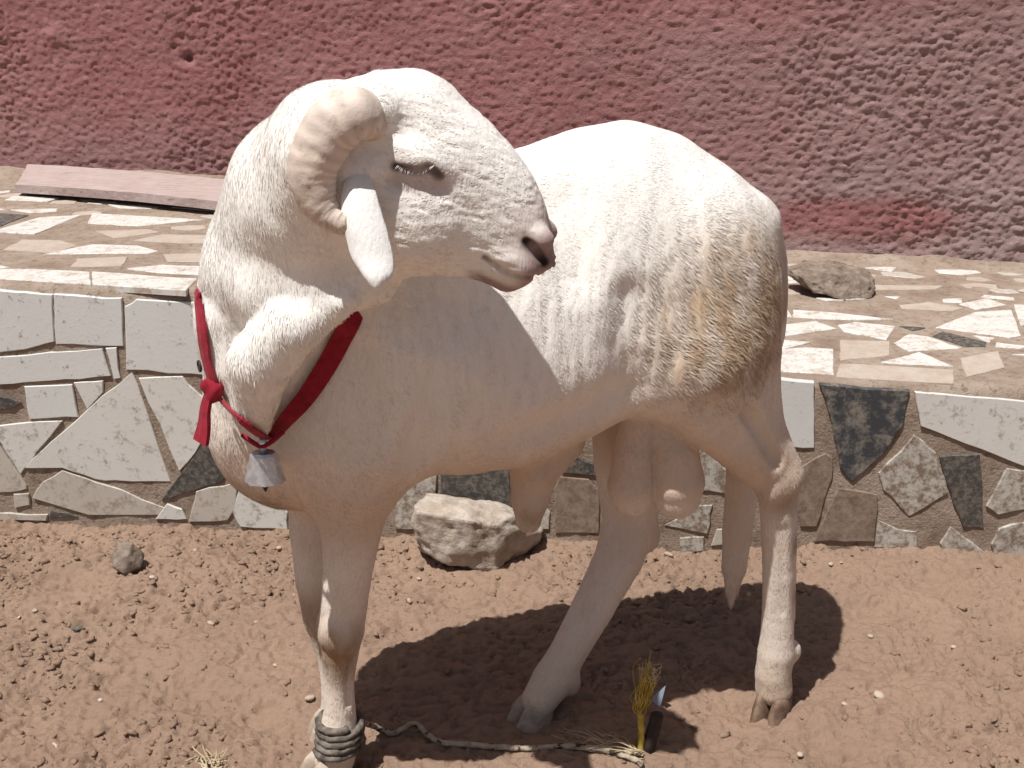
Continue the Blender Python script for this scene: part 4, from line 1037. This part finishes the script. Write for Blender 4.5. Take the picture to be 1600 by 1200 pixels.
# yellow twine
y0 = on_ground(1001, 1172, -0.004); twine = empty('yellow_twine', tuple(y0)); tag(twine, 'frayed yellow twine standing up beside the iron peg', 'twine')
ytop = at_plane(1012, 1040, y0, np.array([0, 1.0, 0])); bs, ts = [], []
mid = y0+(ytop-y0)*0.45+np.array([-0.006, 0, 0])
V, F = rope_mesh(spline([y0, y0+(mid-y0)*0.5+np.array([0.002, 0, 0]), mid], 30), 0.0055); mesh_obj('cord', V, F, M_YELLOW, twine, smooth=True)
for k in range(55):
    bs.append(mid+rng.normal(0, 0.0025, 3)); ts.append(ytop+np.array([rng.normal(0.002, .008), rng.normal(0, .008), rng.normal(-0.012, .018)]))
strands('fibres', bs, ts, M_YELLOW, twine, 0.0009, 9, 0.007)
bs, ts = [], []
for k in range(22):
    bs.append(ytop+rng.normal(0, 0.005, 3)-np.array([0, 0, .012])); ts.append(ytop+np.array([rng.uniform(.0, .022), rng.normal(0, .008), rng.uniform(-.03, -.006)]))
for k in range(6):
    bs.append(mid+rng.normal(0, 0.002, 3)); ts.append(mid+np.array([rng.uniform(-.012, .03), rng.normal(0, .008), rng.uniform(.01, .06)]))
strands('curled_fibres', bs, ts, M_STRAW, twine, 0.0009, 7, 0.006)
# scrap of plastic
sp = on_ground(1036, 1112, 0.0); sq = [(1040, 1072), (1030, 1112), (1019, 1092), (1026, 1084)]
V = [at_plane(x, y, sp+np.array([0, 0.01*k_, 0]), np.array([0, 1.0, 0])) for k_, (x, y) in enumerate(sq)]
V = np.array(V); V = np.vstack([V, V+np.array([0, 0.0012, 0])])
o = mesh_obj('plastic_scrap', V, [[0, 1, 2, 3], [7, 6, 5, 4], [0, 4, 5, 1], [1, 5, 6, 2], [2, 6, 7, 3], [3, 7, 4, 0]], M_BLUE, origin=tuple(sp)); tag(o, 'small pale blue scrap of plastic behind the iron peg', 'plastic scrap')

# stones
def rock_from_points(name, pts, mat, amp, seed, sub=3, flat=0.0):
    bm = bmesh.new(); [bm.verts.new(p) for p in pts]; r = bmesh.ops.convex_hull(bm, input=bm.verts)
    bmesh.ops.delete(bm, geom=[v for v in bm.verts if not v.link_faces], context='VERTS')
    bmesh.ops.triangulate(bm, faces=bm.faces); 
    for _ in range(sub): bmesh.ops.subdivide_edges(bm, edges=bm.edges[:], cuts=1, use_grid_fill=True, smooth=0.0)
    bmesh.ops.triangulate(bm, faces=bm.faces)
    V = np.array([v.co[:] for v in bm.verts]); bm.verts.index_update(); Fc = np.array([[v.index for v in f.verts] for f in bm.faces]); bm.free()
    c = V.mean(0); d = V-c; d /= np.linalg.norm(d, axis=1)[:, None]
    V = V+d*(amp*(0.7*fbm(V, 18, 2, seed)+0.5*fbm(V, 70, 3, seed+3)))[:, None]
    return mesh_obj(name, V, Fc, mat, smooth=True, origin=(c[0], c[1], V[:, 2].min()))
Ys = 2.245; f_ = lambda x, y, dy: at_Y(x, y, Ys+dy)
pts = [f_(648, 792, .04), f_(664, 774, .07), f_(720, 790, 0.02), f_(800, 806, 0.03), f_(846, 834, .08), f_(806, 868, .06), f_(775, 893, .0), f_(700, 885, -.01), f_(650, 850, .02),
       f_(652, 800, .0), f_(720, 812, -.02), f_(778, 822, -.01), f_(668, 772, .14), f_(780, 782, .14), f_(850, 825, .14), f_(840, 862, .14), f_(660, 860, .14)]
tag(rock_from_points('stone_block', pts, M_STONE, 0.012, 5, 4), 'large pale block of stone lying under the ram against the terrace', 'stone')
rc = at_z(1302, 462, Z_R)
rv = [rc+np.array(p) for p in [(-.115, .05, .045), (-.10, -.01, .058), (-.06, -.035, .015), (.02, -.05, .0), (.10, -.02, .004), (.118, .02, .03), (.10, .06, .06), (.03, .09, .070), (-.06, .09, .072), (-.11, .10, .055), (.05, .0, .055), (-.05, .02, .068), (.08, .10, .02), (-.07, .10, .02)]]
tag(rock_from_points('rock', rv, M_ROCK, 0.018, 11, 4), 'rough flat grey-brown rock lying on the tiled terrace', 'rock')
rc = on_ground(202, 890, 0.0)
rv = [rc+np.array(p)*1.0 for p in [(-.032, 0, .035), (-.028, -.02, .02), (0, -.03, .002), (.03, -.01, .008), (.033, .02, .03), (.01, .02, .062), (-.025, .02, .058), (-.02, .04, .01), (.02, .04, .01), (.005, -.02, .045)]]
tag(rock_from_points('rock', rv, M_ROCK, 0.008, 17, 3), 'fist-sized brown rock lying alone on the sand', 'rock')
rc = on_ground(124, 985, 0.0)
tag(rock_from_points('stone_chip', [rc+np.array(p) for p in [(-.014, 0, .004), (.014, 0, .004), (0, -.008, .006), (0, .008, .008), (-.008, -.004, -.004), (.008, .004, -.004), (0, 0, .010)]], M_TILE['granite'], 0.001, 19, 2), 'small dark grey chip of stone half sunk in the sand', 'stone chip')
# pale pebbles
PEB = [(238, 903, 6), (305, 860, 4), (437, 857, 7), (330, 975, 7), (322, 981, 5), (400, 974, 5), (485, 1092, 8), (1373, 1088, 9), (1360, 995, 5), (1330, 992, 5), (1298, 882, 5), (1315, 880, 4), (55, 955, 5), (30, 965, 4),
       (157, 1095, 5), (85, 1168, 7), (314, 1064, 5), (640, 940, 6), (655, 905, 5), (1045, 868, 9), (1170, 930, 5), (1490, 1012, 5), (950, 868, 7), (460, 930, 4), (1320, 1101, 5), (590, 1158, 4), (430, 1040, 4), (1250, 1180, 6)]
proto = None
PLAB = {0: 'pale pebble just in front of the fist-sized brown rock', 2: 'pale pebble on the sand left of the ram\'s far front leg', 6: 'pale pebble beside the ram\'s roped front leg',
        7: 'largest pale pebble, on the sand right of the near hind hoof', 15: 'pale pebble near the bottom left corner of the photo', 19: 'flat pale pebble at the terrace foot between the hind legs',
        27: 'pale pebble at the bottom edge, right of the iron peg'}
for k, (x, y, r) in enumerate(PEB):
    p = on_ground(x, y, 0); R = r/900.0*1.05
    if proto is None:
        V, Fc = blob_mesh(2, 4, 0.35, 1.4); o = mesh_obj('pebble', V*np.array([1, 0.8, 0.6]), Fc, M_PEBBLE, smooth=True); proto = o
    else:
        o = proto.copy(); COL.objects.link(o)
    o.location = tuple(p+np.array([0, 0, R*0.2])); o.scale = (R, R, R); o.rotation_euler = (rng.uniform(-.3, .3), rng.uniform(-.3, .3), rng.uniform(0, 6.28))
    tag(o, PLAB.get(k, 'tiny pale pebble scattered on the open brown sand'), 'pebble', 'pale pebbles on the sand')
# straw tuft at the bottom edge
s0 = on_ground(328, 1205, 0.0); bs, ts = [], []
for k in range(30):
    bs.append(s0+rng.normal(0, 0.006, 3)*np.array([1, 1, .2])); a = rng.uniform(0, 6.28); L = rng.uniform(.02, .05); ts.append(s0+np.array([L*math.cos(a), L*math.sin(a), rng.uniform(.002, .03)]))
o = strands('straw_tuft', bs, ts, M_STRAW, None, 0.0016, 6, 0.007); del o['kind']; tag(o, 'small tuft of dry yellowish straw on the sand', 'straw')
# plank
zt = Z_L+0.012; TK = 0.026
cs_ = [at_z(26, 288, zt+TK), at_z(430, 326, zt+TK), at_z(440, 291, zt+TK), at_z(44, 256, zt+TK)]
for i in (2, 3): cs_[i][1] = min(cs_[i][1], wall_y(cs_[i][0])-0.02)
nu, nv = 40, 8; V = []
for lay in (1, 0):
    for i in range(nu+1):
        for j in range(nv+1):
            u, v = i/nu, j/nv; p = (cs_[0]*(1-u)+cs_[1]*u)*(1-v)+(cs_[3]*(1-u)+cs_[2]*u)*v
            p = p+np.array([0, 0, -TK*(1-lay)+0.008*math.sin(3*u)])
            if lay: p[2] += 0.0015*vnoise(p[None]*np.array([1, 8, 1]), 20, 3)[0]
            if i in (0, nu): p[0] += 0.006*vnoise(p[None], 50, 5)[0]
            if j == 0: p[1] += 0.004*vnoise(p[None], 14, 7)[0]
            V.append(p)
n1 = (nu+1)*(nv+1); F = []
for i in range(nu):
    for j in range(nv):
        a = i*(nv+1)+j; F.append([a, a+nv+1, a+nv+2, a+1]); F.append([n1+a+1, n1+a+nv+2, n1+a+nv+1, n1+a])
ed = [i*(nv+1) for i in range(nu+1)]+[nu*(nv+1)+j for j in range(1, nv+1)]+[i*(nv+1)+nv for i in range(nu-1, -1, -1)]+[j for j in range(nv-1, 0, -1)]
for k in range(len(ed)):
    a, b = ed[k], ed[(k+1) % len(ed)]; F.append([b, a, n1+a, n1+b])
o = mesh_obj('plank', V, F, M_PLANK, origin=tuple(np.mean(cs_, 0)-np.array([0, 0, TK]))); tag(o, 'weathered pinkish wooden plank lying at the foot of the red wall', 'plank')
